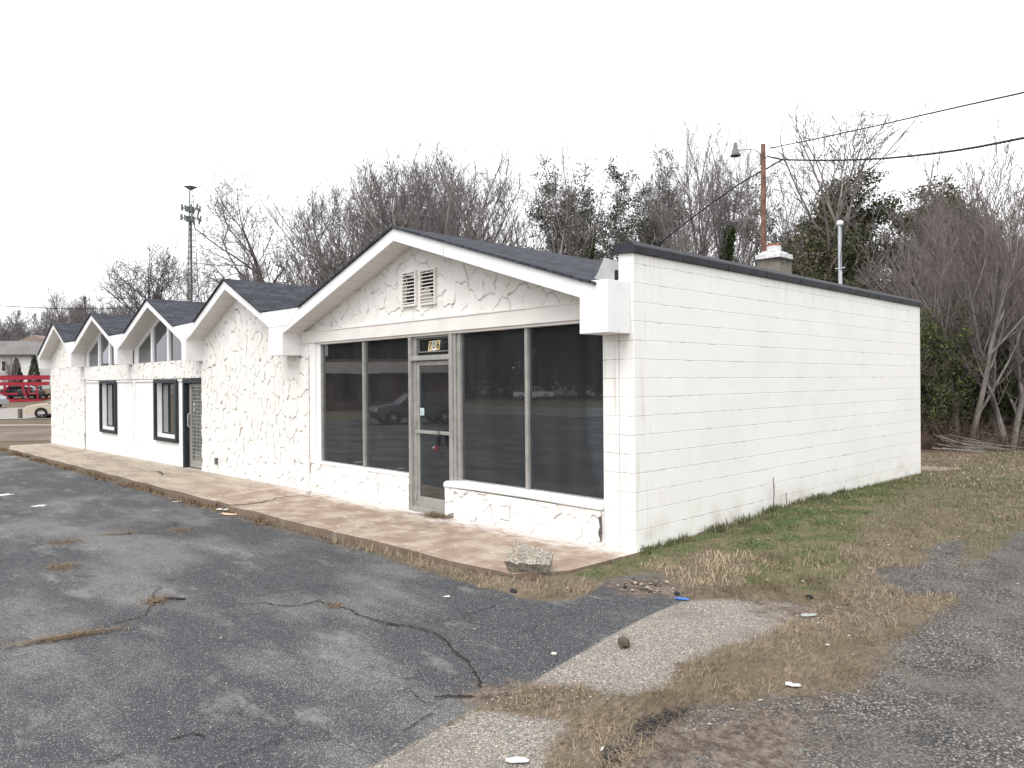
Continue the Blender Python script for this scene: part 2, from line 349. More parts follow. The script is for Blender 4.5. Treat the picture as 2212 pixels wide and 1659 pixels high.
def gp(x,y):
    "picture position -> point on the ground surface"
    r=ray(x,y);z=-.08
    for _ in range(12):
        t=(z-EYE[2])/r[2];p=EYE+r*t;z=float(h(p[0],p[1]))
    return (float(p[0]),float(p[1]))
# region outlines on the ground
G=lambda L:[gp(*q) for q in L]
P_ASPH=G([(1472,1301),(1429,1317),(1347,1356),(1257,1410),(1136,1482),(1028,1528),(792,1659)])[::-1]
P_ASPH=[(1.95,-6.0),(2.1,-45),(-34,-45),(-34,-9),(-29,-3.2),(-26.5,-1.78),(-7,-1.72)]+G([(600,1130),(740,1172),(880,1222),(1000,1258),(1090,1284),(1170,1302),(1240,1298),(1295,1268),(1335,1246),(1420,1242),(1450,1262),(1478,1290)])+G([(1472,1301),(1429,1317),(1347,1356),(1257,1410),(1136,1482),(1028,1528),(792,1659)])
P_LIGHT1=G([(1478,1296),(1560,1297),(1700,1299),(1776,1304),(1722,1340),(1640,1374),(1560,1398),(1482,1428),(1462,1452),(1440,1482),(1340,1504),(1250,1484),(1130,1484),(1240,1400),(1400,1320)])
P_LIGHT2=G([(1020,1532),(1130,1546),(1222,1562),(1230,1578),(1192,1612),(1168,1700),(700,1800),(780,1659)])
P_OLD=G([(1475,1529),(1597,1515),(1719,1501),(1830,1490),(1859,1460),(1906,1425),(1930,1370),(2020,1330),(2055,1289),(1960,1288),(1905,1262),(1869,1228),(2010,1218),(2005,1182),(2093,1167),(2075,1225),(2155,1190),(2212,1140),(2500,1010)])+[(9.5,9),(22,30),(40,30),(40,-30),(3.4,-30)]+G([(1330,1652)])
P_DIRT=G([(1560,1292),(1780,1292),(1860,1225),(1975,1288),(2040,1322),(1960,1375),(1935,1440),(1850,1520),(1815,1600),(1700,1700),(1200,1720),(1200,1610),(1240,1560),(1480,1525),(1700,1495),(1850,1440),(1840,1380),(1700,1350)])
P_DIRT2=G([(1000,1506),(1060,1486),(1150,1482),(1290,1500),(1260,1540),(1100,1535),(1020,1525)])
P_GREEN=G([(1375,1192),(1450,1162),(1560,1125),(1663,1082),(1800,1050),(1995,1012),(2010,1045),(1900,1095),(1850,1150),(1800,1195),(1835,1230),(1790,1290),(1650,1286),(1590,1250),(1640,1212),(1560,1180),(1450,1206),(1380,1222),(1330,1245),(1260,1252),(1250,1240)])
P_GREEN2=G([(1440,1510),(1500,1440),(1620,1400),(1660,1420),(1640,1480),(1560,1512)])
P_TAR=G([(1280,1668),(1320,1608),(1390,1556),(1470,1522),(1488,1530),(1425,1572),(1352,1628),(1318,1668)])
P_BRICK=G([(1480,1262),(1600,1275),(1640,1290),(1500,1296)])
P_EDGE=[(-26.2,-1.55),(-26.2,-1.84),(-12,-1.80),(-6,-1.84),(-3,-1.86),(-3,-1.5),(-12,-1.5)]
P_CORN=G([(1300,1262),(1340,1248),(1420,1244),(1460,1262),(1480,1292),(1400,1296),(1330,1285)])
def sdf(px,py,poly):
    "signed distance, positive inside"
    P=np.array(poly);Q=np.roll(P,-1,0);d=np.full(px.shape,1e9);ins=np.zeros(px.shape,bool)
    for (ax,ay),(bx,by) in zip(P,Q):
        ex,ey=bx-ax,by-ay;wx,wy=px-ax,py-ay
        t=np.clip((wx*ex+wy*ey)/(ex*ex+ey*ey+1e-12),0,1)
        d=np.minimum(d,np.hypot(wx-ex*t,wy-ey*t))
        c=((ay>py)!=(by>py))&(px<(bx-ax)*(py-ay)/(by-ay+1e-12)+ax);ins^=c
    return np.where(ins,d,-d)
def masks(x,y):
    s=lambda P,w:np.clip(.5+sdf(x,y,P)/w,0,1)
    m=dict(asph=s(P_ASPH,.5),light=np.maximum(s(P_LIGHT1,.6),s(P_LIGHT2,.5)),old=s(P_OLD,.7),
      dirt=np.maximum.reduce([s(P_DIRT,1.1)*.80,s(P_DIRT2,.5),s(P_BRICK,.4),s(P_EDGE,.3)*.62,s(P_CORN,.35)*.8]),
      green=np.maximum(s(P_GREEN,1.3)*1.05,s(P_GREEN2,.9)*.62),tar=s(P_TAR,.35))
    # lawn beside the building further back is half green, half straw
    m['green']=np.maximum(m['green'],.42*sst(y,0,3)*sst(x,-.5,.3)*(1-sst(y,19,23)))
    return m
def axis(lo,hi,fine0,fine1,step,grow=1.16,mx_=60):
    a=list(np.arange(fine0,fine1+1e-6,step));s=step
    while a[-1]<hi: s=min(s*grow,mx_);a.append(a[-1]+s)
    s=step
    while a[0]>lo: s=min(s*grow,mx_);a.insert(0,a[0]-s)
    return np.array(a)
gx=axis(-900,900,-9,6.5,.05);gy=axis(-900,900,-6,4.5,.05)
X,Y=np.meshgrid(gx,gy,indexing='ij');nx,ny=X.shape
Z=h(X,Y)
near=np.exp(-((X)**2+(Y+2)**2)/300)
Z=Z+near*(.006*np.sin(X*3.1+1)*np.sin(Y*2.7)+.004*np.sin(X*7.3)*np.sin(Y*6.1+2))
M=masks(X,Y)
soft=(1-M['asph'])*(1-M['light'])*(1-M['old'])
Z=Z+near*soft*(.012*np.sin(X*11+Y*3)*np.sin(Y*9-X*2)+.008)
Z=np.where((X<-.02)&(X>-25.3)&(Y>-1.58)&(Y<8.95),Z-.25,Z)       # under walkway and building
idx=np.arange(nx*ny).reshape(nx,ny)
F=np.stack([idx[:-1,:-1],idx[1:,:-1],idx[1:,1:],idx[:-1,1:]],-1).reshape(-1,4)
cm={k:(v[:-1,:-1]+v[1:,1:])/2 for k,v in M.items()}
cx_=(X[:-1,:-1]+X[1:,1:])/2;cy_=(Y[:-1,:-1]+Y[1:,1:])/2
reg=np.zeros(cx_.shape,int)
reg[cm['old']>.5]=3;reg[cm['light']>.5]=2;reg[cm['asph']>.5]=1
reg=reg.ravel();V=np.stack([X,Y,Z],-1).reshape(-1,3)
for r,nm,lab,cat in ((0,'ground','dry winter lawn and bare soil round the building','ground'),(1,'parking_lot','cracked dark sealed asphalt parking lot in front of the building','parking lot'),
        (2,'pavement','pale unsealed gravelly strip beside the dark parking lot','pavement'),(3,'driveway','coarse speckled old asphalt drive at the lower right','driveway')):
    fs=F[reg==r];u,inv=np.unique(fs,return_inverse=True);fs=inv.reshape(fs.shape)
    o=npmesh(nm,V[u],fs,GROUND,attrs={k:v.ravel()[u] for k,v in M.items()},smooth=True);tag(o,lab,cat,kind='structure')
# cracks opened in the asphalt
CRACK=simple('crack_filler_dirt',(.020,.017,.015),.95,.4,30)
def ribbon(pts,w,z=.004,jit=.5,n=6):
    m=[];mb=MB();P=[]
    for a,b in zip(pts[:-1],pts[1:]):
        for i in range(n): P.append(np.array(a)+(np.array(b)-np.array(a))*i/n)
    P.append(np.array(pts[-1]));P=np.array(P)
    L=np.hypot(*(P[1:]-P[:-1]).T).mean();P[1:-1]+=rng.normal(0,min(L*.34,.03),(len(P)-2,2))
    vs=[];
    for i,p in enumerate(P):
        d=P[min(i+1,len(P)-1)]-P[max(i-1,0)];d=d/(np.hypot(*d)+1e-9);q=np.array([-d[1],d[0]])
        ww=w*(.35+rng.random()*jit*1.6)*(.25 if i in (0,len(P)-1) else 1)
        for s_ in (-1,1):
            v=p+q*s_*ww/2;vs.append((v[0],v[1],float(h(v[0],v[1]))+z+.006*math.exp(-((v[0])**2+(v[1]+2)**2)/300)))
    return vs,[(2*i,2*i+2,2*i+3,2*i+1) for i in range(len(P)-1)]
z5=lambda x,y:(x*.434,936+y*.434);z6=lambda x,y:(792+x*.358,1224+y*.358)
cr=[([z5(*q) for q in ((1120,870),(1210,855),(1310,845),(1400,862),(1500,862),(1570,838),(1650,855),(1740,882),(1790,910),(1900,940),(1990,960))]+[z6(*q) for q in ((110,350),(250,360),(400,400),(470,440),(520,510),(600,570),(640,630),(680,690),(690,740))],.022),
 ([z5(*q) for q in ((0,1060),(90,1020),(220,1040),(480,975),(600,945),(720,910),(770,850),(760,800),(800,770))],.018),
 ([z6(*q) for q in ((350,345),(450,330),(600,290),(700,265),(790,240))],.016),([z6(*q) for q in ((210,1000),(280,970),(330,925),(400,890))],.014),
 ([z6(*q) for q in ((180,765),(260,745),(310,800),(350,830),(420,835))],.013),([z6(*q) for q in ((400,795),(520,785),(660,790))],.03),
 ([z5(*q) for q in ((1260,820),(1330,800),(1450,785),(1560,765),(1700,760))],.012),([z5(*q) for q in ((850,1530),(960,1500),(1030,1520))],.02),
 ([z5(*q) for q in ((440,1640),(520,1640),(620,1595))],.015),([z5(*q) for q in ((240,760),(270,730),(340,710),(480,715))],.012),([z5(*q) for q in ((860,440),(880,470),(900,500))],.02),
 ([z5(*q) for q in ((590,505),(680,495),(780,480),(900,445))],.016),([z5(*q) for q in ((80,1120),(160,1098))],.012),([z5(*q) for q in ((1100,890),(1180,920),(1260,900),(1350,905),(1420,870))],.009),
 ([z6(*q) for q in ((470,130),(600,115))],.01),([z5(*q) for q in ((130,580),(200,540),(210,520))],.014)]
mb=MB()
for p,w in cr:
    v,f=ribbon([gp(*q) for q in p],w*.55,jit=.8,n=9);mb.add(v,f)
tag(mb.build('pavement_cracks',CRACK),'dark open cracks running across the sealed asphalt','cracks',kind='structure')
PAINT=simple('worn_white_paint',(.62,.62,.62),.8,.2,20)
mb=MB()
for a,b,w in (((0,988),(56,986),.09),((66,1095),(100,1092),.16),((0,1069),(10,1071),.2),((372,1085),(394,1083),.06),((110,1000),(125,990),.03)):
    v,f=ribbon([gp(*a),gp(*b)],w*2,jit=.3);mb.add(v,f)
tag(mb.build('parking_line',PAINT),'worn white paint marks left on the dark asphalt','paint mark',kind='structure')
# ------------------------------------------------------------------ walkway slab
zs=lambda x,y:.0088*min(x,0)-.004
mb=MB()
def slab(pts):
    cxm=sum(p[0] for p in pts)/len(pts);mb.exz(pts,-.6,lambda x,y:zs(x,y))
ed=[(-.25,-1.56),(-1.1,-1.63),(-2.3,-1.6),(-3.4,-1.64),(-4.7,-1.66),(-5.6,-1.63),(-6.35,-1.7)]
pr=(0.06,-.02)
top=[(.06,.0),(.045,-1.1)]+ed
for a,b in zip(top[1:-1],top[2:]): slab([a,(a[0],.12),(b[0],.12),b][::-1])
slab([(.06,-.02),(.045,-1.1),(.045,.1)][::-1])
xs=np.linspace(-6.38,-25.2,34)
ys=[-1.62+.025*math.sin(i*2.1)+(.0 if i<30 else .12*(i-30)) for i in range(34)]
for i in range(33): slab([(xs[i],ys[i]),(xs[i],.12),(xs[i+1],.12),(xs[i+1],ys[i+1])][::-1])
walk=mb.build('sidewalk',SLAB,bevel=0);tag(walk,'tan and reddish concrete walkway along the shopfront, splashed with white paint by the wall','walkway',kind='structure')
mb=MB()
for p,w in (([(-6.37,-1.66),(-6.3,-1.2),(-6.6,-.7),(-6.5,-.35),(-6.9,-.05)],.03),([(-11.6,-.9),(-12.3,-.75),(-13.0,-.95)],.05),([(-15.5,-.05),(-15.4,-.5),(-15.7,-1.0)],.03)):
    P=[np.array(q) for q in p]
    v,f=ribbon(p,w);v=[(a,b,zs(a,b)+.004) for a,b,c in v];mb.add(v,f)
tag(mb.build('walkway_cracks',CRACK),'joint cracks across the concrete walkway','cracks',kind='structure')
# ------------------------------------------------------------------ BUILDING
B=empty('storefront_building',(-12,4,0));tag(B,'long white block and stone shop building with five dark shingled gables','building')
B.location=(0,0,0)
def part(mb,name,mats,parent=None,**k): return mb.build(name,mats,parent or B,**k)
TOP=[(-25.45,2.87),(-23.29,3.84),(-21.82,3.14),(-20.64,3.13),(-18.86,3.83),(-17.12,3.12),(-15.88,3.12),(-14.13,3.84),(-12.37,3.09),(-11.16,3.11),(-9.61,3.84),(-8.0,3.08),(-6.59,3.065),(-3.86,3.965),(-.41,2.87)]
GAB=[dict(l=TOP[0],p=TOP[1],r=TOP[2],li=(-25.40,2.72),pi=(-23.25,3.68),ri=(-21.45,2.82)),
 dict(l=TOP[3],p=TOP[4],r=TOP[5],li=(-21.10,2.76),pi=(-18.82,3.66),ri=(-16.74,2.78)),
 dict(l=TOP[6],p=TOP[7],r=TOP[8],li=(-16.45,2.73),pi=(-14.10,3.66),ri=(-11.90,2.73)),
 dict(l=TOP[9],p=TOP[10],r=TOP[11],li=(-11.64,2.74),pi=(-9.59,3.655),ri=(-7.70,2.80)),
 dict(l=TOP[12],p=TOP[13],r=TOP[14],li=(-7.18,2.665),pi=(-3.86,3.79),ri=(-.415,2.69))]
YF=-.38;YB=8.96
for g in GAB:
    # shingled roof: two slopes with a visible butt edge over the fascia
    mb=MB();t=.035
    l,p,r=g['l'],g['p'],g['r']
    rx=(r[0]+.22,r[1]-.07) if g is GAB[4] else r
    mb.ex([(l[0],l[1]+.004),(p[0],p[1]+.004),(rx[0],rx[1]+.004),(rx[0],rx[1]+t),(p[0],p[1]+t),(l[0],l[1]+t)],YF-.035,YB)
    rf=part(mb,'roof',SHING)
    mb=MB();mb.ex([g['li'],g['pi'],g['ri'],r,p,l],YF,YF+.03);
    part(mb,'fascia',TRIM,bevel=.003)
    mb=MB();a,b,c=g['li'],g['pi'],g['ri']
    mb.ex([a,b,c,(c[0],c[1]+.02),(b[0],b[1]+.02),(a[0],a[1]+.02)],YF+.031,.16)
    part(mb,'soffit',SOFF)
# flat valley gutters between gables
mb=MB()
for a,b in ((2,3),(5,6),(8,9),(11,12)):
    (x0,z0),(x1,z1)=TOP[a],TOP[b];mb.ex([(x0,z0-.03),(x1,z1-.03),(x1,z1+.006),(x0,z0+.006)],YF+.0,YB)
part(mb,'valley_gutter',SHING)
# boxed valley ends
BX=[([(-25.44,2.40),(-25.385,2.40),(-25.385,2.72),(-25.44,2.86)]),
 ([TOP[2],(-21.455,2.80),(-21.45,2.38),(-21.105,2.37),(-21.10,2.75),TOP[3]]),
 ([TOP[5],(-16.745,2.76),(-16.74,2.35),(-16.455,2.345),(-16.45,2.72),TOP[6]]),
 ([TOP[8],(-11.905,2.71),(-11.90,2.32),(-11.645,2.315),(-11.64,2.73),TOP[9]]),
 ([TOP[11],(-7.705,2.78),(-7.745,2.30),(-7.19,2.295),(-7.185,2.655),TOP[12]]),
 ([(-.42,2.862),(-.425,2.305),(-.042,2.305),(-.042,2.852)])]
for i,b in enumerate(BX):
    mb=MB();mb.ex(b,YF-.004,-.002 if i<5 else -.004);part(mb,'eave_box',TRIM,bevel=.004)
# seams in the front metal
SEAM=simple('seam_shadow',(.35,.35,.35),.6)
for a in ((-7.72,-6.98,YF-.0065,YF-.004,2.792,2.797),(-12.02,-11.5,YF-.0065,YF-.004,2.80,2.804),(-2.74,-2.736,YF-.003,YF+.0,3.36,3.56)): part(MB().box(*a),'fascia_seam',SEAM)
# ---- flagstone relief sheets
def stone_sheet(x0,x1,z0,z1,step,ok,name,cw=.24,ch=.42,depth=.028,y0=0.,seed=1,lean=.0,gs=1.0):
    r=np.random.default_rng(seed)
    u=np.arange(x0,x1+step*.5,step);v=np.arange(z0,z1+step*.5,step);U,Vv=np.meshgrid(u,v,indexing='ij')
    wu=U+.035*np.sin(Vv*7+seed)+.02*np.sin(Vv*17+U*9)+.012*np.sin(U*31+Vv*23);wv=Vv+.04*np.sin(U*8+2*seed)+.02*np.sin(U*19-Vv*11)+.012*np.sin(U*37)
    gi=np.floor(wu/cw).astype(int);gj=np.floor(wv/ch).astype(int)
    N=400
    jx=r.random((N,N));jy=r.random((N,N));off=r.random((N,N));tx=r.normal(0,1,(N,N));tz=r.normal(0,1,(N,N))
    f1=np.full(U.shape,9.);f2=np.full(U.shape,9.);c1=np.zeros(U.shape,int);c2=np.zeros(U.shape,int);sx=np.zeros(U.shape);sz=np.zeros(U.shape)
    for a in (-2,-1,0,1,2):
        for b in (-2,-1,0,1,2):
            I=(gi+a)%N;J=(gj+b)%N;px=(gi+a+.1+.8*jx[I,J])*cw;pz=(gj+b+.1+.8*jy[I,J])*ch
            d=np.hypot((wu-px)/cw,(wv-pz)/ch)
            m=d<f1;m2=(~m)&(d<f2)
            f2=np.where(m,f1,np.where(m2,d,f2));c2=np.where(m,c1,np.where(m2,I*N+J,c2))
            f1=np.where(m,d,f1);c1=np.where(m,I*N+J,c1);sx=np.where(m,px,sx);sz=np.where(m,pz,sz)
    e=f2-f1;fl=lambda q:q.ravel()[c1.ravel()].reshape(c1.shape)
    o1=fl(off);hgt=depth*(.35+.65*o1)+.10*(fl(tx)*(wu-sx)*.35+fl(tz)*(wv-sz)*.22)
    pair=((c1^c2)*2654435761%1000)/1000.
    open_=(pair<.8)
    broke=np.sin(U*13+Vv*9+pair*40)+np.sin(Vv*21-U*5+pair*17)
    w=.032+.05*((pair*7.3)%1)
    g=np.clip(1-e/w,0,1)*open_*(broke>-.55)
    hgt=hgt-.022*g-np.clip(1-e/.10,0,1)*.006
    hgt+=.002*np.sin(U*55+3*np.sin(Vv*31))*np.sin(Vv*47)
    Yy=y0-np.clip(hgt,-.004,depth*1.9)
    nU,nV=U.shape;id_=np.arange(nU*nV).reshape(nU,nV)
    Fq=np.stack([id_[:-1,:-1],id_[1:,:-1],id_[1:,1:],id_[:-1,1:]],-1).reshape(-1,4)
    cu=(U[:-1,:-1]+U[1:,1:]).ravel()/2;cv=(Vv[:-1,:-1]+Vv[1:,1:]).ravel()/2
    keep=ok(cu,cv);Fq=Fq[keep];V3=np.stack([U,Yy,Vv],-1).reshape(-1,3);uu,inv=np.unique(Fq,return_inverse=True)
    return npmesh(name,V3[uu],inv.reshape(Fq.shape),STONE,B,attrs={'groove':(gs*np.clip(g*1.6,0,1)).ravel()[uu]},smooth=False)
def under(gb):
    a,b,c=gb['li'],gb['pi'],gb['ri']
    return lambda x,z: z<np.interp(x,[a[0]-.5,a[0],b[0],c[0],c[0]+.5],[a[1],a[1],b[1],c[1],c[1]])+.012
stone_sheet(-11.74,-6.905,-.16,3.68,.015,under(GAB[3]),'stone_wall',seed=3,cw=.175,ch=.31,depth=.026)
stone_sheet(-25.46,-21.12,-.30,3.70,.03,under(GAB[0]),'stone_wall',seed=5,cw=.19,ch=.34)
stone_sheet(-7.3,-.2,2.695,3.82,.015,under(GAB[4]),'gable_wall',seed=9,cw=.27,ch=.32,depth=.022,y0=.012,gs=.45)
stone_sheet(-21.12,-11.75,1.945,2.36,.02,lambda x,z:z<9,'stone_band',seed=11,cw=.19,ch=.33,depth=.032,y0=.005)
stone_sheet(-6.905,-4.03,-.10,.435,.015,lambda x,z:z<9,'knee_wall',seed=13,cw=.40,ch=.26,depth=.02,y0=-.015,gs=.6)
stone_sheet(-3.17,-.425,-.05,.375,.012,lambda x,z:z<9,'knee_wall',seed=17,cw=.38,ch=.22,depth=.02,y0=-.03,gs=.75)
# solid walls behind the relief, sills, ends
mb=MB()
mb.box(-11.74,-6.905,.005,.16,-.3,2.76);mb.ex([(-11.6,2.76),(-7.7,2.76),(-9.59,3.64)],.006,.15)
part(mb,'wall',PANELM)
mb=MB();mb.box(-25.46,-21.12,.005,.16,-.4,2.76);mb.ex([(-25.35,2.76),(-21.5,2.76),(-23.25,3.66)],.006,.15)
mb.box(-25.46,-25.30,.16,8.9,-.4,2.8);mb.box(-25.30,-.21,8.75,8.92,-.4,3.05)
part(mb,'wall',PANELM)
mb=MB();mb.ex([(-7.1,2.71),(-.45,2.71),(-3.86,3.78)],.03,.15);part(mb,'wall',PANELM)
# knee wall caps and reveals
mb=MB();mb.ex([(-6.905,.425),(-4.028,.425),(-4.028,.47),(-6.905,.47)],-.035,.12);mb.box(-6.905,-4.034,-.012,.12,-.2,.425)
part(mb,'window_sill',PANELM,bevel=.012)
mb=MB();mb.ex([(-3.19,.37),(-2.6,.385),(-1.6,.39),(-.422,.375),(-.422,.475),(-1.6,.48),(-2.9,.475),(-3.15,.455),(-3.19,.43)],-.062,.12);mb.box(-3.185,-.422,-.028,.12,-.2,.37)
part(mb,'window_sill',PANELM,bevel=.018)
# ragged broken end of the stone at the corner pier
mb=MB();mb.add([(-.46,-.052,.30),(-.415,-.05,.31),(-.405,-.05,.14),(-.43,-.05,.02),(-.47,-.05,.13),(-.445,-.05,.2)],[(0,5,4,3,2,1)])
part(mb,'stone_chip',simple('exposed_mortar',(.10,.09,.08),.9,.4,40))
# beam over the shop windows with a small drip lip
mb=MB();mb.box(-7.16,-.425,-.05,.12,2.495,2.70);mb.box(-7.16,-.425,-.062,-.05,2.678,2.70);mb.box(-6.6,-.425,-.02,.12,2.462,2.495)
part(mb,'beam',BEAM,bevel=.004)
# corner pier and side wall
mb=MB();mb.box(-.42,-.205,-.006,.2,-.3,2.32);part(mb,'corner_pier',BLOCK,bevel=.006)
mb=MB();mb.box(-.20,0,0,8.93,-.35,3.185)
mb.box(-.30,-.203,.0,.2,2.32,2.9)
sw=part(mb,'side_wall',BLOCK,bevel=.006)
mb=MB();mb.ex([(-.235,3.175),(.035,3.155),(.045,3.235),(.0,3.285),(-.235,3.27)],-.035,8.97)
for i in range(9): mb.box(.036,.0485,.9+i*.98,.915+i*.98,3.16,3.235)
part(mb,'coping',COPING,sw,bevel=.008)
# jamb post at the left of the shop windows
mb=MB();mb.box(-6.905,-6.72,-.03,.12,.47,2.495);mb.box(-6.72,-6.60,.005,.12,.47,2.495);part(mb,'jamb',PANELM,bevel=.006)
mb=MB();mb.tube((-6.915,-.028,0),(-6.915,-.028,2.3),.012,.012,6);part(mb,'caulk_strip',simple('old_caulk',(.42,.36,.30),.9,.5,20))
# bent metal flashing between roof and parapet
mb=MB()
mb.add([(-.60,-.01,2.862),(-.205,.0,2.862),(-.205,.01,3.085),(-.42,.03,3.165),(-.5,.012,3.0)],[(0,1,2,3,4)])
mb.add([(-.60,.02,2.862),(-.205,.03,2.862),(-.205,.04,3.085),(-.42,.06,3.165),(-.5,.042,3.0)],[(4,3,2,1,0)])
mb.add([(-.205,.035,3.085),(-.42,.06,3.165),(-.7,1.3,3.1),(-.205,1.3,3.1)],[(0,3,2,1)])
part(mb,'flashing',simple('dull_zinc',(.42,.43,.42),.5,.12,5,metal=.3))
mb=MB();mb.box(-.236,-.207,-.02,.0,2.87,3.0);part(mb,'tar_seal',DARK)
# gable vents
for x0,x1,z0,z1 in ((-4.12,-3.83,2.93,3.385),(-3.69,-3.385,2.92,3.37)):
    mb=MB();f=.028
    mb.box(x0-f,x0,-.045,.02,z0-f,z1+f);mb.box(x1,x1+f,-.045,.02,z0-f,z1+f);mb.box(x0,x1,-.045,.02,z1,z1+f);mb.box(x0,x1,-.045,.02,z0-f,z0)
    mb.box(x0,x1,-.002,.010,z0,z1,1)
    v=part(mb,'gable_vent',[BEAM,DARK])
    mb=MB();n=9
    for i in range(n):
        zc=z0+(i+.5)*(z1-z0)/n
        mb.add([(x0,-.05,zc-.014),(x1,-.05,zc-.014),(x1,-.012,zc+.006),(x0,-.012,zc+.006),(x0,-.05,zc-.004),(x1,-.05,zc-.004),(x1,-.008,zc+.012),(x0,-.008,zc+.012)],[(0,3,2,1),(4,5,6,7),(0,1,5,4),(1,2,6,5),(2,3,7,6),(3,0,4,7)])
    part(mb,'louvre_slat',BEAM,v)
# ---- shop windows
YG=.06
def window(name,panes,z0,z1,bars,mat=GLASS,fr=ALU,rail=.0,yg=YG):
    mb=MB()
    for b0,b1 in bars: mb.box(b0,b1,yg-.045,yg+.03,z0,z1)
    mb.box(bars[0][0],bars[-1][1],yg-.02,yg+.02,z0-.0,z0+.012)
    w=part(mb,name,fr,bevel=.003)
    for i,(a,b) in enumerate(panes):
        q=MB();q.box(a,b,yg-.004,yg+.004,z0+.012,z1-.001);part(q,'pane',mat[i] if isinstance(mat,list) else mat,w)
    return w
window('shop_window',[(-6.585,-5.305),(-5.262,-4.045)],.471,2.461,[(-6.6,-6.585),(-5.305,-5.262),(-4.045,-4.03)],[GLASS,GLASSG])
window('shop_window',[(-2.90,-1.665),(-1.615,-.43)],.478,2.461,[(-2.93,-2.90),(-1.665,-1.615),(-.43,-.4215)])
# door unit
mb=MB()
mb.box(-4.028,-3.97,-.02,.10,.0,2.46);mb.box(-3.97,-3.90,.03,.11,.0,2.46)
mb.box(-3.10,-3.03,-.02,.10,.0,2.46);mb.box(-3.03,-2.98,.005,.10,.44,2.46);mb.box(-2.98,-2.932,.03,.10,.48,2.46)
mb.box(-3.97,-3.10,-.018,.10,2.115,2.185);mb.box(-3.90,-3.10,.02,.10,2.435,2.46)
df=part(mb,'door_frame',ALU,bevel=.004)
q=MB();q.box(-3.90,-3.10,.055,.062,2.185,2.435);tr=part(q,'transom_window',GLASS)
q=MB()
for a in ((-3.86,-3.12,.050,.054,2.235,2.241),(-3.86,-3.12,.050,.054,2.418,2.422),(-3.86,-3.855,.050,.054,2.235,2.42),(-3.125,-3.12,.050,.054,2.235,2.42)): q.box(*a)
part(q,'pinstripe',simple('silver_tape',(.45,.46,.47),.5),tr)
def text_mesh(s,size,th=.0015):
    cu=bpy.data.curves.new('t','FONT');cu.body=s;cu.size=size;cu.align_x='CENTER';cu.align_y='CENTER';cu.extrude=th;cu.offset=.002
    o=bpy.data.objects.new('t',cu);COL.objects.link(o);dg=bpy.context.evaluated_depsgraph_get();me=bpy.data.meshes.new_from_object(o.evaluated_get(dg))
    v=[tuple(a.co) for a in me.vertices];f=[tuple(p.vertices) for p in me.polygons];COL.objects.unlink(o);bpy.data.objects.remove(o);return v,f
GOLD=simple('gold_tile',(.62,.50,.26),.5,.1,20);WHT=simple('white_tile',(.75,.75,.70),.5);BLK=simple('black_lettering',(.01,.01,.01),.5)
for i,(ch,mt,lean) in enumerate((('7',GOLD,.014),('0',WHT,0),('6',GOLD,.014))):
    cx0=-3.585+i*.087;q=MB();w,hh=.041,.068;zc=2.315+.004*i
    q.add([(cx0-w-lean,.047,zc-hh),(cx0+w-lean,.047,zc-hh),(cx0+w+lean,.047,zc+hh),(cx0-w+lean,.047,zc+hh),(cx0-w-lean,.05,zc-hh),(cx0+w-lean,.05,zc-hh),(cx0+w+lean,.05,zc+hh),(cx0-w+lean,.05,zc+hh)],[(0,1,2,3),(7,6,5,4),(0,4,5,1),(1,5,6,2),(2,6,7,3),(3,7,4,0)],0)
    v,f=text_mesh(ch,.135);q.add([(cx0+a*.95+lean*b/hh,.0455-c,zc+b) for a,b,c in v],f,1)
    part(q,'number_tile',[mt,BLK],tr)
# door leaf
mb=MB()
for a in ((-3.895,-3.845,.035,.075,.03,2.105),(-3.155,-3.105,.035,.075,.03,2.105),(-3.845,-3.155,.035,.075,2.045,2.105),(-3.845,-3.155,.035,.075,.03,.165)): mb.box(*a)
door=part(mb,'door',ALU,bevel=.004)
q=MB();q.box(-3.845,-3.155,.052,.058,.165,2.045);part(q,'pane',GLASS,door)
q=MB();q.box(-3.905,-3.10,.005,.036,1.075,1.12);part(q,'push_bar',ALU,door,bevel=.004)
q=MB();q.tube((-3.79,.10,.80),(-3.79,.10,1.07),.008);q.tube((-3.79,.06,.80),(-3.79,.10,.80),.008);q.tube((-3.79,.06,1.07),(-3.79,.10,1.07),.008);part(q,'handle',ALU,door)
q=MB();q.box(-3.835,-3.745,.045,.050,1.33,1.435,0)
for i in range(4): q.box(-3.825,-3.76,.0435,.045,1.345+i*.02,1.352+i*.02,1)
part(q,'sticker',[simple('pale_sticker',(.55,.65,.68),.6),simple('sticker_print',(.15,.2,.25),.6)],door)
for z_ in (.12,1.16): part(MB().box(-3.93,-3.90,.0,.03,z_,z_+.08),'hinge',ALU,door)
q=MB();q.box(-3.67,-3.52,.07,.085,1.575,1.59);q.box(-3.67,-3.66,.07,.085,1.56,1.59);part(q,'door_closer',simple('white_plastic',(.7,.7,.7),.5),door)
q=MB();q.box(-4.02,-2.98,-.04,.12,-.03,.028);part(q,'threshold',ALU)
